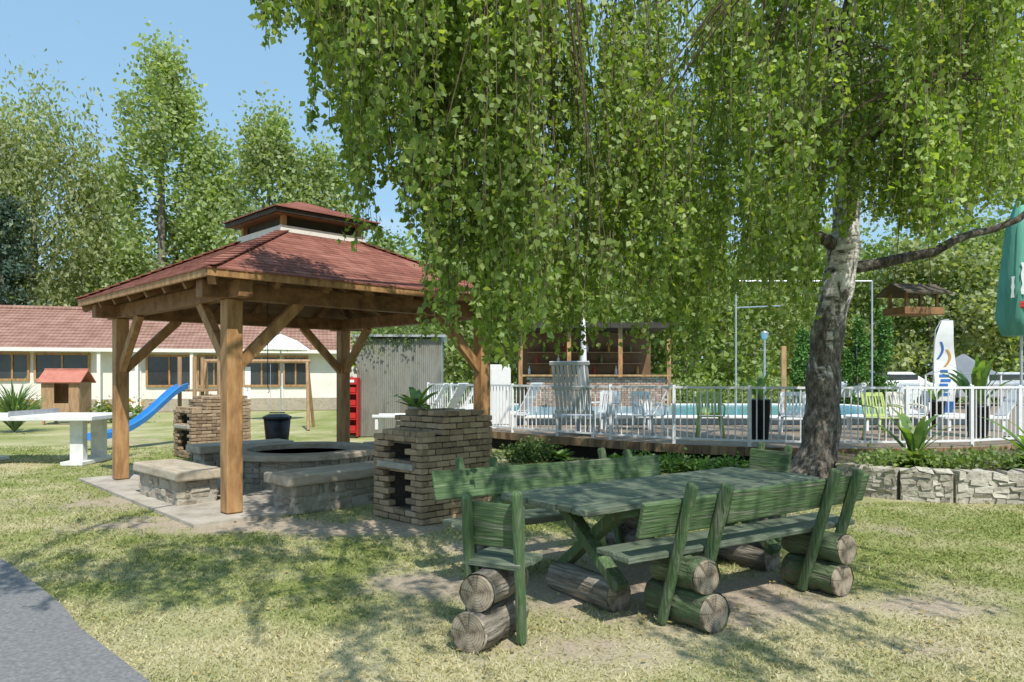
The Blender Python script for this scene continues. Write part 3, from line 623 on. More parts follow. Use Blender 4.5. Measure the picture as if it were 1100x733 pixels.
for i,A in enumerate(rp):
    MB().box((A.x,A.y,.93),(.055,.055,1.07)).build('post',whitem,ra)
    if i<len(rp)-1:
        B=rp[i+1]; d=(B-A); L=d.length; m=MB(); m.bar((A.x,A.y,1.42),(B.x,B.y,1.42),.05,.04); m.bar((A.x,A.y,.50),(B.x,B.y,.50),.035,.035)
        nb=int(L/.11)
        for k in range(1,nb): q=A+d*k/nb; m.tube([(q.x,q.y,.50),(q.x,q.y,1.41)],.0115,5,False)
        m.build('bar_panel',whitem,ra)
pl=thing('swimming_pool','blue outdoor swimming pool behind the white railing','pool',(5.2,22.5,.4))
MB().box((0,0,.10),(13,8,.20)).build('basin',poolside,pl)
cp=MB()
for s in(-1,1): cp.box((0,s*4.1,.2),(13.4,.5,.06)); cp.box((s*6.6,0,.203),(.5,7.7,.06))
cp.build('coping',whiteconc,pl,bevel=.01); MB().box((0,0,.13),(12.7,7.7,.16)).build('water',water,pl)
wl=[(4.75,10.35),(4.85,9.95),(5.15,9.65),(5.7,9.42),(6.5,9.3),(7.6,9.25),(9.0,9.3),(11,9.6)]
sw=MB(); stones(sw,wl,.42,.32,-.02,.13,.02,.014); swo=sw.build('stone_wall',palestone,None,bevel=.022); tag(swo,'low curved rubble stone wall in front of the terrace at right','wall')
cm=MB()
for i in range(len(wl)-1): cm.bar((*wl[i],.17),(*wl[i+1],.17),.285,.38)
so_=MB(); sp=[(x+.1,y+.14) for x,y in wl]+[(11,14),(9.8,13.5),(8.6,12.9),(7.4,12.5),(6.1,12.35),(5,12.4)]; so_.prism(sp,-.03,.33); o=so_.build('planting_bed',soil); o['kind']='structure'
o=cm.build('wall_core',concrete,swo)
# ------------------------------------------------------------------ plants
def blades(n,L,W,el0=(50,85),bend=60,seed=0):
    V=[]
    for k in range(n):
        az_=U(0,6.283); e0=R(U(*el0)); l=L*U(.65,1.1); p=Vector((0,0,0)); sg=6; w_=W*U(.8,1.15); prev=None; side=Vector((-math.sin(az_),math.cos(az_),0))
        bd=R(bend*U(.6,1.3))
        for i in range(sg+1):
            f=i/sg; e_=e0-bd*f*f; wv=w_*math.sin(math.pi*min(1,(f*.86+.14)))**.8*.5+.002
            A=p-side*wv;B=p+side*wv
            if prev: V.append([prev[0],prev[1],B,A])
            prev=(A.copy(),B.copy()); p=p+Vector((math.cos(az_)*math.cos(e_),math.sin(az_)*math.cos(e_),math.sin(e_)))*l/sg
    return np.array([[tuple(v) for v in q] for q in V])
def bladeplant(name,label,loc,n,L,W,mat,el0=(50,85),bend=60,group=None,cat='plant'):
    o=polymesh(name,blades(n,L,W,el0,bend),4,mat); o.location=loc; return tag(o,label,cat,group)
def potted(label,loc,n,L,W,ph=.45,pr=.2,el0=(45,85),bend=80,mat=None):
    b=thing('potted_plant',label,'potted plant',loc,U(0,6),'potted plants around the terrace')
    MB().lathe([(pr*.75,0),(pr,ph),(pr*1.06,ph),(pr*1.06,ph+.03),(pr*.9,ph+.03)],n=18).build('pot',mat or black,b,True)
    o=polymesh('foliage',blades(n,L,W,el0,bend),4,L_plant,b); o.location=(0,0,ph)
    MB().tube([(0,0,ph-.05),(0,0,ph+.12)],.03,6).build('stem',twigm,b); return b
bladeplant('banana_plant','broad leaved green plant growing behind the stone wall, below the railing',(6.2,11.2,.33),13,1.0,.17,L_plant,(50,85),75)
bladeplant('banana_plant','broad leaved green plant at the right frame edge behind the stone wall',(7.9,10.9,.33),14,1.0,.17,L_plant,(40,80),75)
def clump(n,c,s): return rng.normal(0,1,(n,3))*np.array(s)+np.array(c)
for i,(x,y,z,lab) in enumerate([(1.9,13.1,0,'low leafy plant under the terrace edge, behind the far bench'),(2.9,12.3,0,'low leafy plant left of the birch trunk, in front of the terrace'),(.9,13.9,0,'low leafy plant under the terrace edge, nearest the brick barbecue'),(5.6,10.0,.33,'low leafy plant on the stone wall, just right of the birch trunk'),(7.1,9.8,.33,'low leafy plant on the right stretch of the stone wall'),(3.75,11.7,0,'low leafy plant at the foot of the birch trunk')]):
    b=polymesh('leafy_plant',blades(110,.38 if z else .30,.09,(15,80),70),4,L_mid if i%2 else L_plant); b.location=(x,y,z); b.scale=(1.5,1,.85); tag(b,lab,'plant')
P=np.concatenate([clump(200,(U(-.45,.45),U(-.15,.15),U(.08,.26)),(.18,.14,.09)) for _ in range(8)]); P[:,2]=np.abs(P[:,2])
o=polymesh('small_shrub',leafquads(P,.07),4,L_dark); o.location=(.3,13.9,0); tag(o,'dark bushy shrub between the brick barbecue and the terrace','shrub')
P=np.concatenate([clump(170,(x_,12.5-.42*(x_-2.4),U(.06,.18)),(.15,.12,.06)) for x_ in np.linspace(2.1,4.4,24)]); P[:,2]=np.abs(P[:,2])
o=polymesh('low_hedge',leafquads(P,.06),4,L_plant); tag(o,'low bright green hedge left of the birch trunk under the terrace','hedge')
P=np.concatenate([clump(150,(x_,U(9.6,10.6),.35+U(.04,.14)),(.17,.16,.06)) for x_ in np.linspace(5.0,10,36)]); P[:,2]=np.maximum(P[:,2],.3)
o=polymesh('ground_cover',leafquads(P,.06),4,L_mid); tag(o,'low leafy ground cover behind the stone wall','ground cover',kind='stuff')
potted('palm like plant in a tall black pot on the terrace, middle of the railing',(4.75,13.9,.4),13,.85,.09,.75,.2)
potted('leafy plant in a pot inside the terrace rail at far right',(9.3,14.5,.4),16,1.3,.14,.6,.22)
potted('leafy plant in a grey pot on the near brick barbecue',(-1.12,8.5,1.15),16,.42,.10,.08,.10,mat=concrete,el0=(10,70))
potted('small palm in a pot beside the right end of the pool',(10.2,17.5,.4),12,.7,.07,.6,.22)
# ------------------------------------------------------------------ chairs, loungers
def pchair(mat,label,loc,rot):
    b=thing('plastic_chair',label,'chair',loc,rot,'plastic chairs on the terrace')
    MB().box((0,0,.43),(.46,.44,.03),Matrix.Rotation(R(3),3,'X')).build('seat',mat,b,bevel=.012)
    k=MB(); Q=Matrix.Rotation(R(14),3,'X')
    for i in range(7): k.box((-.19+i*.063,-.27,.66),(.036,.018,.42),Q)
    k.box((0,-.325,.87),(.46,.025,.08),Q); k.box((0,-.225,.47),(.44,.025,.06),Q)
    for s in(-1,1): k.box((s*.225,-.27,.66),(.03,.03,.44),Q)
    k.build('backrest',mat,b,bevel=.006)
    for s in(-1,1):
        MB().tube([(s*.24,.2,.44),(s*.26,.19,.62),(s*.26,.0,.66),(s*.24,-.29,.66)],.018,6).build('armrest',mat,b,True)
        for yy in(-.24,.2): MB().tube([(s*.2,yy*.9,.43),(s*.25,yy*1.1,0)],[.028,.018],6).build('leg',mat,b,True)
    return b
c0=pchair(plastic_w,'white plastic armchair on the terrace, left of the lime chair',(2.75,14.6,.4),R(200))
g0=pchair(plastic_g,'lime green plastic armchair behind the white railing, left of the birch trunk',(3.9,14.3,.4),R(170))
dup(g0,(7.0,13.7,.4),R(190),'lime green plastic armchair behind the railing, right of the birch trunk')
pchair(plastic_c,'cream plastic armchair near the right end of the railing',(7.8,14.3,.4),R(200))
for (x,y,rt,lb) in((5.5,14.2,160,'white plastic armchair right of the tall black pot'),(8.5,15.3,150,'white plastic armchair in front of the blue and white banner'),(1.9,15.3,140,'white plastic armchair just right of the tall reclining chair')):
    dup(c0,(x,y,.4),R(rt),lb)
def lounger(label,loc,rot,ang,mat):
    b=thing('sun_lounger',label,'sun lounger',loc,rot,'sun loungers by the pool')
    k=MB(); k.box((0,.55,.3),(.6,1.25,.05))
    for s in(-1,1): k.box((s*.29,.55,.32),(.05,1.3,.07))
    k.build('bed',mat,b,bevel=.01)
    Q=Matrix.Rotation(R(ang),3,'X'); bk=MB()
    for i in range(9): bk.box(Vector((-.24+i*.06,-.07,.34))+Q@Vector((0,0,.42)),(.045,.025,.8),Q)
    for z in(.05,.45,.85): bk.box(Vector((0,-.07,.34))+Q@Vector((0,.0,z)),(.58,.035,.06),Q)
    bk.build('backrest',mat,b,bevel=.006)
    for s in(-1,1):
        for yy in(-.0,1.1): MB().box((s*.26,yy,.14),(.05,.07,.28)).build('leg',mat,b)
    return b
l0=lounger('tall grey reclining lounger with its back raised, behind the left of the railing',(1.3,14.75,.4),R(-25),20,plastic_grey); l0.scale=(1.45,1.1,1.30)
l1=lounger('white sun lounger beside the white cabinet',(-1.35,18.7,.4),R(100),28,plastic_w)
for x,y,rt,lb in((.2,18.0,60,'white sun lounger standing near the left pool corner'),(-1.6,17.4,70,'white sun lounger left of the white cabinet'),(6.9,16.3,100,'white sun lounger at the pool edge, right of the birch trunk'),(10.9,16.3,80,'white sun lounger at the far right pool end'),(3.2,16.8,75,'white sun lounger at the pool edge behind the lime chair'),(8.9,16.9,110,'white sun lounger at the pool edge left of the banner'),(-2.0,16.9,85,'white sun lounger nearest the brick barbecue')):
    dup(l1,(x,y,.4),R(rt),lb,(1.0,1.0,.95))
cb=thing('white_cabinet','tall white cabinet at the left end of the terrace railing','cabinet',(-.28,17.3,.4))
MB().box((0,0,.75),(.5,.45,1.5)).build('body',plastic_w,cb,bevel=.01); MB().box((0,-.235,.75),(.42,.02,1.3)).build('door',whitem,cb,bevel=.005); MB().box((.16,-.26,.8),(.02,.03,.2)).build('handle',steel,cb)
# ------------------------------------------------------------------ bar pavilion
bp_=thing('bar_pavilion','open poolside bar with dark roof and brick counter','bar',(2.9,27.5,.4))
MB().box((0,0,3.05),(5.6,4.6,.12)).build('roof',darkw,bp_)
for k in(-1,1): MB().box((0,k*2.31,3.0),(5.7,.05,.16)).build('roof_fascia',darkw,bp_)
for x in(-2.6,-.9,.9,2.6):
    for y in(-2,2): MB().box((x,y,1.5),(.14,.14,3)).build('post',brown,bp_)
ct=MB()
for i in range(15):
    for j in range(22): ct.box((-2.3+j*.215+(.1 if i%2 else 0),-2.75,.04+i*.08),(.2,.1,.07))
ct.build('counter_brickwork',M('red_brick',[(.26,.15,.105),(.40,.25,.18),(.50,.34,.25)],scale=6,island=.6,rough=.9),bp_); MB().box((0,-2.65,1.26),(5.1,.6,.06)).build('counter_top',brown,bp_); MB().box((0,-2.68,.6),(4.7,.1,1.2)).build('counter_core',mortar,bp_)
MB().box((0,1.9,1.5),(5.4,.1,3)).build('back_wall',soffit,bp_)
for i in range(3): MB().box((0,1.7,1.3+i*.45),(4.6,.3,.04)).build('shelf',playwood,bp_)
for i in range(16):
    bo=MB(); bo.lathe([(.05,0),(.05,.2),(.018,.27),(.018,.34)],n=8); o=bo.build('bottle',[whitem,redm,L_plant,orange][i%4]); o.location=(2.9-2.2+i*.29,27.5+1.68,.4+1.32+.45*(i%3)); tag(o,'small bottle on the back shelves of the poolside bar','bottle','bottles behind the bar')
for i in range(4):
    s_=thing('bar_stool',['leftmost wooden bar stool in front of the brick counter','second wooden bar stool from the left at the brick counter','third wooden bar stool from the left at the brick counter','rightmost wooden bar stool in front of the brick counter'][i],'stool',(1.3+i*1.05,24.2,.4),0,'stools at the poolside bar')
    MB().lathe([(.18,.72),(.18,.76)],n=14).build('seat',playwood,s_)
    for q in range(4): MB().tube([(.1*math.cos(q*1.57+.78),.1*math.sin(q*1.57+.78),.72),(.2*math.cos(q*1.57+.78),.2*math.sin(q*1.57+.78),0)],.015,5).build('leg',playwood,s_)
def parasol(name,label,loc,zt,zb,r,mat,furled=True):
    b=thing(name,label,'parasol',loc,U(0,1)); MB().tube([(0,0,0),(0,0,zt+.1)],.025,8).build('pole',steel,b); MB().lathe([(.3,0),(.3,.08),(.08,.1)],n=16).build('base',concrete,b)
    if furled: MB().lathe([(r*.75,zb),(r,zb+.12*(zt-zb)),(r*.85,zb+.4*(zt-zb)),(r*.6,zb+.75*(zt-zb)),(.03,zt)],n=20,pleat=.16).build('furled_canopy',mat,b,True)
    else:
        m=MB(); m.lathe([(r,zb),(r*.55,zb+.6*(zt-zb)),(.02,zt)],n=8); m.f=m.f[:-2]; m.build('canopy',mat,b)
        for k in range(8): MB().tube([(0,0,zt-.05),(r*math.cos(k*.785),r*math.sin(k*.785),zb)],.012,4).build('rib',steel,b)
    return b
parasol('grey_parasol','thin furled pale parasol standing in front of the poolside bar',(1.85,18.8,.4),2.9,1.0,.085,whitem)
parasol('white_parasol','open white parasol seen through the gazebo',(-8.6,27,0),3.2,2.6,1.1,whitef,False)
gp=parasol('green_parasol','large furled green parasol with white and red print at right frame edge',(9.75,13.9,.4),4.75,2.0,.38,tealf)
gp.rotation_euler=(0,0,0)
def patch(name,mat,z0,z1,w0,parent,seed,off=0):
    m=MB(); cd=math.atan2(-13.9,-9.75)+.12+off; n_=6; vs=[]
    for i in range(7):
        z=z0+(z1-z0)*i/6
        for k in range(2):
            an=cd+(k-.5)*w0*(.75+.25*math.sin(i*2.2+seed)); rr_=.39-.012*(z-2.4)*6+.05; vs.append((rr_*math.cos(an),rr_*math.sin(an),z))
    m.add(vs,[(2*i,2*i+1,2*i+3,2*i+2) for i in range(6)]); m.build(name,mat,parent)
patch('white_print',whitef,2.75,3.35,.30,gp,0); patch('white_print',whitef,2.7,3.1,.16,gp,1,-.45); patch('red_print',redm,2.5,2.62,.45,gp,2)
sfm=thing('steel_frame','tall thin white steel frame standing behind the terrace','frame',(0,24,.2))
for x in(7.4,11.9): MB().tube([(x,0,0),(x,0,4.6)],.03,8).build('upright',steel,sfm)
MB().tube([(7.4,0,4.58),(11.9,0,4.58)],.025,8).build('top_bar',steel,sfm); MB().tube([(7.4,0,3.7),(8.8,-.5,3.72)],.02,6).build('side_bar',steel,sfm)
lp=thing('garden_lamp','thin lamp post with small round lamp behind the terrace','lamp',(8.0,23,.2)); MB().tube([(0,0,0),(0,0,2.6)],.035,8).build('pole',steel,lp); MB().lathe([(.05,2.6),(.12,2.68),(.12,2.78),(.15,2.8),(.02,2.88)],n=14).build('lamp_head',steel,lp,True)
op=thing('orange_post','slim orange brown post standing beside the lamp','post',(8.3,22.2,.2)); MB().box((0,0,1.2),(.16,.1,2.3)).build('panel',brown,op,bevel=.02); MB().lathe([(.25,0),(.22,.07)],n=12).build('foot',concrete,op)
bn_=thing('banner_flag','white curved banner flag with blue and yellow print right of the birch','banner',(10.45,18,.2),R(-8)); bn_.scale=(.85,1,.95)
pts=[(0,0,.1),(0,0,2.0),(.05,0,2.7),(.2,0,2.95),(.42,0,2.98)]; MB().tube(pts,.018,6).build('pole',steel,bn_)
def strip(z0,z1,name,mat,f0=0,f1=1,off=0,sl=0):
    m=MB(); n_=12
    def ed(z): l=0.02+max(0,z-2.2)**2*.35; r_=.56-.05*math.sin(z*3)-max(0,z-2.6)**2*.25; return l,r_
    for i in range(n_):
        za=z0+(z1-z0)*i/n_; zb=z0+(z1-z0)*(i+1)/n_
        vs=[]
        for z,f in((za,f0),(za,f1),(zb,f1),(zb,f0)):
            l,r_=ed(z); ff=f+sl*math.sin((z-z0)/(z1-z0)*2.6); vs.append((l+(r_-l)*ff,.03*math.sin(z*4)-.04*ff-off,z))
        m.add(vs,[(0,1,2,3)])
    m.build(name,mat,bn_)
strip(.85,2.95,'white_cloth',whitef); strip(.55,.85,'blue_cloth',bluef); strip(1.95,2.4,'blue_print',bluef,.12,.24,.012,.25); strip(1.75,2.2,'yellow_print',orange,.42,.54,.012,.28)
for k in range(6): strip(1.0+k*.12,1.07+k*.12,'blue_lettering',bluef,.22+.05*(k%2),.72-.06*(k%3),.012)
tn=thing('tent','grey peaked tent roof behind the terrace at right','tent',(17.4,28,.0))
m=MB(); m.lathe([(1.5,1.7),(.9,1.98),(.05,2.5)],n=4); m.f=m.f[:-2]; m.build('roof',M('tent_cloth',[(.17,.185,.20),(.24,.255,.27)],scale=2),tn)
for k in range(4): MB().tube([(1.45*math.cos(k*1.5708),1.45*math.sin(k*1.5708),0),(1.45*math.cos(k*1.5708),1.45*math.sin(k*1.5708),1.7)],.04,6).build('leg',whitem,tn)
def car(label,loc,rot,mat):
    b=thing('parked_car',label,'car',loc,rot,'cars parked beyond the pool')
    prof=[(-2.1,.35),(-2.1,.8),(-1.5,.95),(-.7,1.42),(.8,1.42),(1.5,1.0),(2.1,.85),(2.15,.35)]
    m=MB(); n_=len(prof); vs=[(x,-.85+(.12 if z>1.2 else 0),z) for x,z in prof]+[(x,.85-(.12 if z>1.2 else 0),z) for x,z in prof]
    m.add(vs,[tuple(range(n_)),tuple(range(2*n_-1,n_-1,-1))]+[(i,n_+i,n_+(i+1)%n_,(i+1)%n_) for i in range(n_)]); m.build('body',mat,b,bevel=.06)
    for s in(-1,1):
        MB().box((0.03,s*.80,1.16),(1.9,.06,.32)).build('side_window',glass,b,bevel=.02)
        for x in(-1.3,1.35):
            wv=MB(); wv.tube([(x,s*.72,.32),(x,s*.9,.32)],.32,16); o=wv.build('wheel',black,b); hb=MB(); hb.tube([(x,s*.89,.32),(x,s*.915,.32)],.18,12); hb.build('rim',steel,o)
    return b
car('white car parked beyond the pool, behind the birch trunk side',(15.6,30.5,.4),R(8),plastic_w)
car('silver car parked beyond the pool at far right',(20.5,31,.4),R(4),steel)
# ------------------------------------------------------------------ building at left
A=Vector((-32,29.45,0)); ang=math.atan2(6,22); Lb=24.5
hb=thing('long_building','long low cream building with brown red tiled roof at left','building',A,ang)
MB().box((Lb/2,4,1.48),(Lb,8,2.96)).build('wall',wallm,hb)
MB().box((Lb/2,-.02,.3),(Lb,.08,.6)).build('plinth',stonem,hb)
m=MB()
for s in(0,1):
    y0=-.7 if s==0 else 8.7; m.add([(-.6,y0,2.86),(Lb+.5,y0,2.86),(Lb+.5,4,5.0),(-.6,4,5.0)],[(0,1,2,3) if s==0 else (3,2,1,0)])
m.add([(Lb+.4,-.5,2.9),(Lb+.4,8.5,2.9),(Lb+.4,4,4.9)],[(0,1,2)])
for i in range(1,14):
    f=i/14; y=-.7+4.7*f; z=2.86+2.14*f+.012; m.box((Lb/2,y,z),(Lb+1.0,.05,.03))
o=m.build('roof',tilem,hb)
MB().tube([(-.6,4,5.02),(Lb+.5,4,5.02)],.12,8).build('ridge_tiles',tilem,o)
MB().box((Lb/2,-.68,2.83),(Lb+1,.06,.16)).build('fascia',cream,hb); MB().box((Lb/2,-.35,2.85),(Lb+.9,.7,.03)).build('soffit',cream,hb)
def loc_s(px):
    k=(px-550)/780.; d=Vector((math.cos(ang),math.sin(ang)))
    return (k*A.y-A.x)/(d.x-k*d.y)
for p0,p1,z0,z1 in((-60,-10,1.2,2.65),(-4,31,1.5,2.65),(38,96,1.5,2.65),(158,206,1.2,2.6),(213,247,1.2,2.6),(262,300,1.2,2.6),(305,330,1.2,2.6)):
    s0,s1=loc_s(p0),loc_s(p1); f_=MB()
    for x,wd_ in((s0,.09),(s1,.09),((s0+s1)/2,.07)): f_.box((x,-.04,(z0+z1)/2),(wd_,.10,z1-z0+.1))
    f_.box(((s0+s1)/2,-.05,z1),(s1-s0-.1,.09,.09)); f_.box(((s0+s1)/2,-.05,z0),(s1-s0-.1,.12,.09))
    o=f_.build('window',brown,hb); MB().box(((s0+s1)/2,-.012,(z0+z1)/2),(s1-s0-.06,.03,z1-z0-.05)).build('pane',glass,o)
for px in(140,258):
    s0=loc_s(px); o=MB().box((s0,-.03,1.05),(.95,.08,2.1)).build('door',whitewall,hb); MB().box((s0+.35,-.09,1.05),(.04,.05,.14)).build('handle',steel,o)
for px in(110,150,208,252): MB().box((loc_s(px),-.55,1.4),(.14,.14,2.8)).build('porch_post',cream,hb)
wh=thing('white_house','white rendered house with grey roof behind the corrugated shed','house',(-6.2,44,0),R(10))
MB().box((0,3,1.9),(9,6,3.8)).build('wall',whitewall,wh)
m=MB(); m.add([(-4.9,-.5,3.7),(4.9,-.5,3.7),(4.9,3,5.2),(-4.9,3,5.2),(-4.9,6.5,3.7),(4.9,6.5,3.7)],[(0,1,2,3),(3,2,5,4)]); m.build('roof',corr,wh)
for x in(-2.5,0,2.5): o=MB().box((x,-.03,2.2),(1.2,.08,1.2)).build('window',cream,wh); MB().box((x,-.08,2.2),(1.0,.03,1.0)).build('pane',glass,o)
cs=thing('corrugated_shed','grey corrugated metal shed right of the gazebo','shed',(-3.1,20.5,0),R(4))
m=MB(); n_=44; vs=[]
for i in range(n_*2+1): x=-1.15+2.3*i/(n_*2); y=-.03 if i%2 else .0; vs+= [(x,y-.8,0),(x,y-.8,2.65)]
m.add(vs,[(2*i,2*i+2,2*i+3,2*i+1) for i in range(n_*2)]); m.build('front_sheet',corr,cs); MB().box((0,.05,1.3),(2.28,1.6,2.6)).build('body',corr,cs); MB().box((0,-.02,2.69),(2.5,1.9,.06),Matrix.Rotation(R(-2),3,'X')).build('roof',steel,cs)
P=np.concatenate([clump(240,(U(-1,1),U(-.9,.2),U(2.45,3.2)),(.3,.2,.2)) for _ in range(12)]); o=polymesh('climbing_plant',leafquads(P,.09),4,L_mid); o.location=(-3.1,20.5,0); tag(o,'green climbing plant spilling over the shed roof','plant')
rk=thing('red_rack','tall red display rack left of the corrugated shed','rack',(-4.3,19.4,0))
for s in(-1,1): MB().box((s*.2,0,.78),(.03,.4,1.5)).build('side',redm,rk)
MB().box((0,.18,.78),(.4,.02,1.5)).build('back',redm,rk); MB().box((0,-.02,1.5),(.42,.4,.2)).build('header',redm,rk,bevel=.02); MB().box((0,-.225,1.5),(.26,.01,.07)).build('white_mark',whitef,rk)
for i in range(4): MB().box((0,0,.15+i*.34),(.38,.38,.03)).build('shelf',redm,rk); MB().box((0,-.03,.25+i*.34),(.32,.3,.14)).build('crate',redm,rk)
# playground
pt=thing('concrete_table','white concrete table tennis table on thick legs at left','table',(-9.0,13.7,0),R(2))
MB().box((0,0,.86),(2.9,1.5,.08)).build('tabletop',whiteconc,pt,bevel=.01)
for x in(-1.05,1.0):
    MB().box((x,-.35,.43),(.24,.16,.80)).build('leg',whiteconc,pt,bevel=.01); MB().box((x,.35,.43),(.24,.16,.80)).build('leg',whiteconc,pt,bevel=.01); MB().box((x,0,.03),(.4,1.2,.07)).build('foot',whiteconc,pt,bevel=.01)
MB().box((0,0,.94),(.03,1.5,.10)).build('net',steel,pt)
ph=thing('playhouse','small wooden playhouse with red roof beside the long building','playhouse',(-15.45,25.2,0),R(8)); ph.scale=(.78,.8,1.02)
k=MB()
for s in(-1,1): k.box((s*.75,0,.85),(.05,1.2,1.1))
k.box((0,.6,.85),(1.5,.05,1.1)); k.box((-.5,-.6,.85),(.5,.05,1.1)); k.box((.55,-.6,.85),(.4,.05,1.1)); k.box((.1,-.6,.5),(.7,.05,.4)); k.build('wall',playwood,ph)
for s in(-1,1): MB().bar((-.9,s*.36,1.62),(.9,s*.36,1.62),.95,.04,Vector((0,s*.55,1))).build('roof',M('play_roof'+str(s),[(.40,.13,.09),(.50,.21,.15)],scale=4),ph)
for x in(-.7,.7):
    for y in(-.55,.55): MB().box((x,y,.7),(.1,.1,1.4)).build('post',playwood,ph)
sl=thing('slide','blue curved slide with wooden ladder tower','slide',(0.1,0,0))
c=bez([(-8.05,17.6,1.32),(-8.3,17.15,1.25),(-8.5,16.7,.35),(-8.95,16.2,.22),(-9.4,15.9,.22)],16); m=MB()
sd_=Vector((.75,-.66,0)).normalized()*.24
vs=[]
for p_ in c:
    for a_,h_ in((-1,.14),(-.85,0),(.85,0),(1,.14)): vs.append(p_+sd_*a_+Vector((0,0,h_)))
m.add(vs,[(4*i+j,4*i+j+1,4*i+j+5,4*i+j+4) for i in range(16) for j in range(3)]); o=m.build('chute',blue,sl); mo=o.modifiers.new('s','SOLIDIFY'); mo.thickness=.03
for x,y in((-8.2,17.7),(-7.75,17.5),(-7.9,18.3),(-7.4,18.1)): MB().tube([(x,y,0),(x,y,2.1)],.05,8).build('post',playwood,sl)
MB().box((-7.82,17.9,1.28),(.6,.7,.05),Matrix.Rotation(R(-20),3,'Z')).build('platform',playwood,sl)
for i in range(4): MB().tube([(-7.9,18.35,.3+i*.28),(-7.4,18.15,.3+i*.28)],.025,6).build('rung',playwood,sl)
MB().tube([(-8.9,16.25,.25),(-8.9,16.25,0)],.03,6).build('chute_leg',steel,sl)
sg=thing('swing_frame','wooden swing frame behind the gazebo','swing',(-7.9,22.5,0),R(10))
MB().tube([(-1.6,0,2.1),(1.6,0,2.1)],.06,8).build('top_bar',playwood,sg)
for x in(-1.5,1.5):
    for y in(-.8,.8): MB().tube([(x,0,2.1),(x*1.08,y,0)],.05,8).build('leg',playwood,sg)
for x in(-.6,.6):
    o=MB().box((x,0,.5),(.45,.18,.03)).build('swing_seat',redm if x<0 else black,sg)
    for s in(-1,1): MB().tube([(x+s*.2,0,.5),(x+s*.2,0,2.08)],.008,4).build('chain',steel,o)
bladeplant('ornamental_grass','large spiky fountain grass at the left frame edge',(-14.6,21.3,0),190,1.7,.05,L_grass,(45,88),75)
for i,(x,y,lab) in enumerate([(-13.9,26.0,'flowering bush right of the playhouse'),(-18.6,27.6,'flowering bush left of the playhouse'),(-11.2,27.6,'flowering bush below the building windows, left of the gazebo post')]):
    P=np.concatenate([clump(160,(U(-.6,.6),U(-.3,.3),U(.2,.5)),(.25,.2,.15)) for _ in range(7)]); P[:,2]=np.abs(P[:,2]); b=thing('flower_bush',lab,'bush',(x,y,0)); polymesh('foliage',leafquads(P,.12),4,L_mid,b)
    P=np.concatenate([clump(20,(U(-.6,.6),U(-.4,.2),U(.5,.8)),(.25,.2,.1)) for _ in range(7)]); o=polymesh('flowers',leafquads(P,.1),4,petal,b); o['kind']='stuff'
# ------------------------------------------------------------------ background trees
def tree(name,label,x,y,h,rw,kind,mat,n,ls,z0=.12,group=None,cat='tree'):
    b=thing(name,label,cat,(x,y,0),U(0,6),group); nc=int(50+h*4) if kind!='thuja' else 40
    P=[]; cs_=[]
    for i in range(nc):
        t_=rng.uniform(.03,.98)
        if kind=='poplar': Rr=rw*(math.sin(math.pi*min(1,t_*.9+.08))**.65)*(1.0-.3*t_)
        elif kind=='fir' or kind=='thuja': Rr=rw*(1-t_)**.85+.05
        elif kind=='weep': Rr=rw*math.sqrt(max(0,1-(max(t_-.35,0)/.65)**2))
        else: Rr=rw*math.sqrt(max(.02,1-((t_-.42)/.6)**2))
        az_=rng.uniform(0,6.283); lump=.72+.45*math.sin(az_*3+t_*7+x)**2
        r_=Rr*lump*rng.uniform(.25,1)**.6
        cx,cy,cz=r_*math.cos(az_),r_*math.sin(az_),h*(z0+(1-z0)*t_); cs_.append((cx,cy,cz))
        s=rw*rng.uniform(.10,.18); m_=n//nc
        if kind=='poplar': sv=(s*.8,s*.8,s*1.6)
        elif kind=='weep': sv=(s*.7,s*.7,s*2.1)
        elif kind=='fir': sv=(s*1.3,s*1.3,s*.5)
        elif kind=='thuja': sv=(s*1.1,s*1.1,s*1.6)
        else: sv=(s,s,s*.75)
        P.append(clump(m_,(cx,cy,cz),sv))
    P=np.concatenate(P); P=P[P[:,2]>.05]
    polymesh('crown',leafquads(P,ls,hang=.6 if kind=='weep' else 0,aspect=.75 if kind!='weep' else .45),4,mat,b)
    tk=MB(); tk.tube([(0,0,-.1),(.05*rw*.3,0,h*.25),(-.04*rw*.3,.03,h*.55),(0,0,h*.93)],[h*.018,h*.013,h*.009,.02],8,True,.05); tk.build('trunk',trunkm,b,True)
    if kind not in('fir','thuja'):
        br=MB()
        for (cx,cy,cz) in cs_[::4]:
            z_=max(h*.12,min(cz-math.hypot(cx,cy)*1.1,h*.9)); br.tube(bez([(0,0,z_),(cx*.5,cy*.5,(z_+cz)/2+.1),(cx,cy,cz)],4),[h*.004,h*.003,h*.002,h*.0015,.01],4,False)
        br.build('branches',trunkm,b)
    return b
def at(px,D): return (px-550)/780*D
G='tall trees beyond the long building'
tree('weeping_tree','tall weeping tree with pale drooping foliage at the left frame edge',at(38,44),44,18.4,4.6,'weep',L_wil,21000,.34,.10,G)
tree('weeping_tree','drooping pale green tree behind the weeping tree at left',at(-30,52),52,19.5,5.0,'weep',L_wil,9000,.4,.1,G)
tree('poplar_tree','tallest poplar at left with its top nearly touching the frame top',at(174,46),46,22.6,4.0,'poplar',L_pop,16000,.29,.08,G)
tree('poplar_tree','poplar between the weeping tree and the tallest poplar',at(118,50),50,16.5,3.2,'poplar',L_pop,9500,.29,.08,G)
tree('poplar_tree','poplar just right of the tallest poplar, above the gazebo roof',at(228,48),48,17.3,3.4,'poplar',L_pop,10500,.29,.08,G)
tree('poplar_tree','poplar with rounded top above the gazebo cupola',at(288,44),44,17.6,3.6,'poplar',L_pop,12500,.27,.08,G)
tree('poplar_tree','shorter poplar right of the gazebo cupola',at(342,46),46,16,3.6,'poplar',L_pop,11500,.27,.08,G)
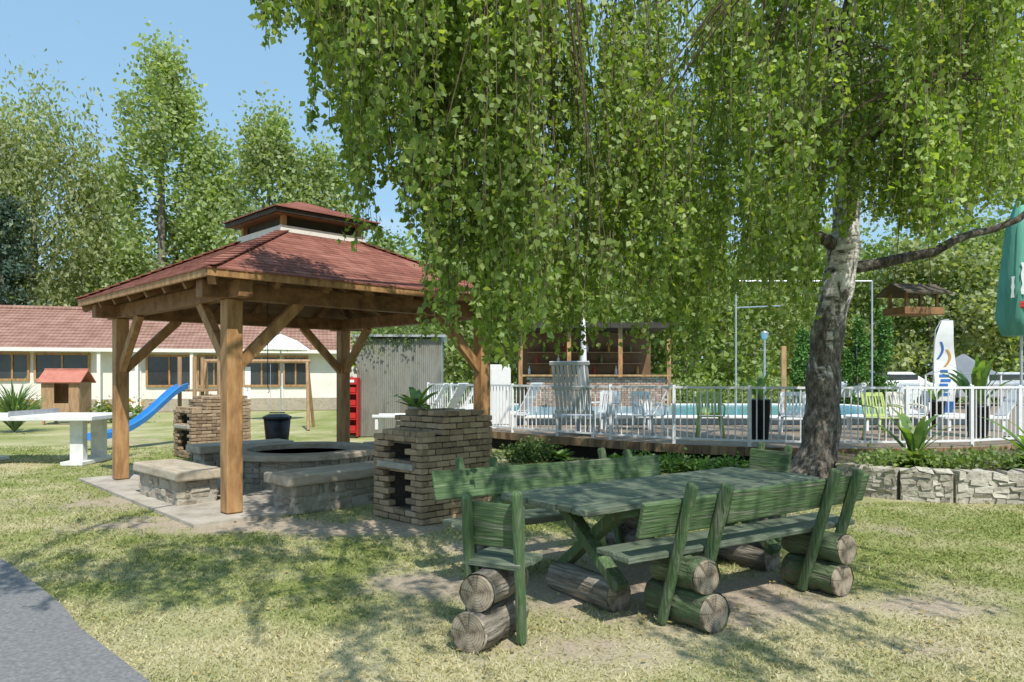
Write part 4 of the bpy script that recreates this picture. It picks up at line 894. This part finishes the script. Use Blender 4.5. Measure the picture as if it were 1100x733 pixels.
tree('fir_tree','dark fir tree at the left frame edge behind the building',at(3,40),40,11.5,2.8,'fir',L_con,8000,.22,.05)
H='broad trees beyond the pool'
spec=[(405,50,12,4.5,'broad tree right of the gazebo roof'),(455,40,9.0,3.8,'broad tree behind the corrugated shed'),(520,44,10.5,4.5,'broad tree left of the poolside bar'),(585,38,8.5,4.0,'broad tree behind the left end of the bar'),(660,42,10,4.6,'broad tree behind the middle of the bar'),(735,40,9.2,4.4,'broad tree just right of the bar'),(800,44,11.5,4.8,'broad tree behind the steel frame'),(865,48,12.5,5,'broad tree behind the birch trunk'),(935,46,11,4.6,'broad tree right of the birch trunk'),(1000,42,10,4.5,'broad tree behind the banner flag'),(1065,44,12,5,'broad tree behind the grey tent'),(1130,40,11.5,5,'broad tree at the right frame edge'),(1200,44,13,5.5,'broad tree outside the right frame edge')]
for i,(px,D,h,rw,lb) in enumerate(spec):
    tree('broad_tree',lb,at(px,D),D,h*.93,rw,'round',[L_mid,L_pop,L_pop,L_mid,L_wil][i%5],8500,.30,.06,H)
for i,(px,D,h,lb) in enumerate([(862,29,3.4,'conical thuja just left of the birch trunk'),(921,29.5,4.0,'conical thuja right of the birch trunk, nearer the trunk'),(948,29.5,4.4,'conical thuja right of the birch trunk, taller of the pair')]):
    tree('thuja',lb,at(px,D),D,h,.62,'thuja',L_thuja,6000,.10,.03,'conical thujas beyond the pool','shrub')
n=24000; X=rng.uniform(-75,95,n); Y=rng.uniform(62,76,n); top=8+3*fbm(X,Y*0,.09)+2.5*vn(X,Y,.5); Z=rng.uniform(0,1,n)**.7*top
o=polymesh('woodland',leafquads(np.stack([X,Y,Z],1),.95),4,L_mid); tag(o,'distant green woodland behind the park','woodland',kind='stuff')
n=12000; X=rng.uniform(-4,34,n); Y=34.5+rng.normal(0,.5,n); Z=np.abs(rng.uniform(0,1,n)*(1.1+.5*vn(X,Y,.8))); o=polymesh('hedge',leafquads(np.stack([X,Y,Z+.1],1),.13),4,L_mid); tag(o,'long clipped green hedge beyond the pool','hedge')
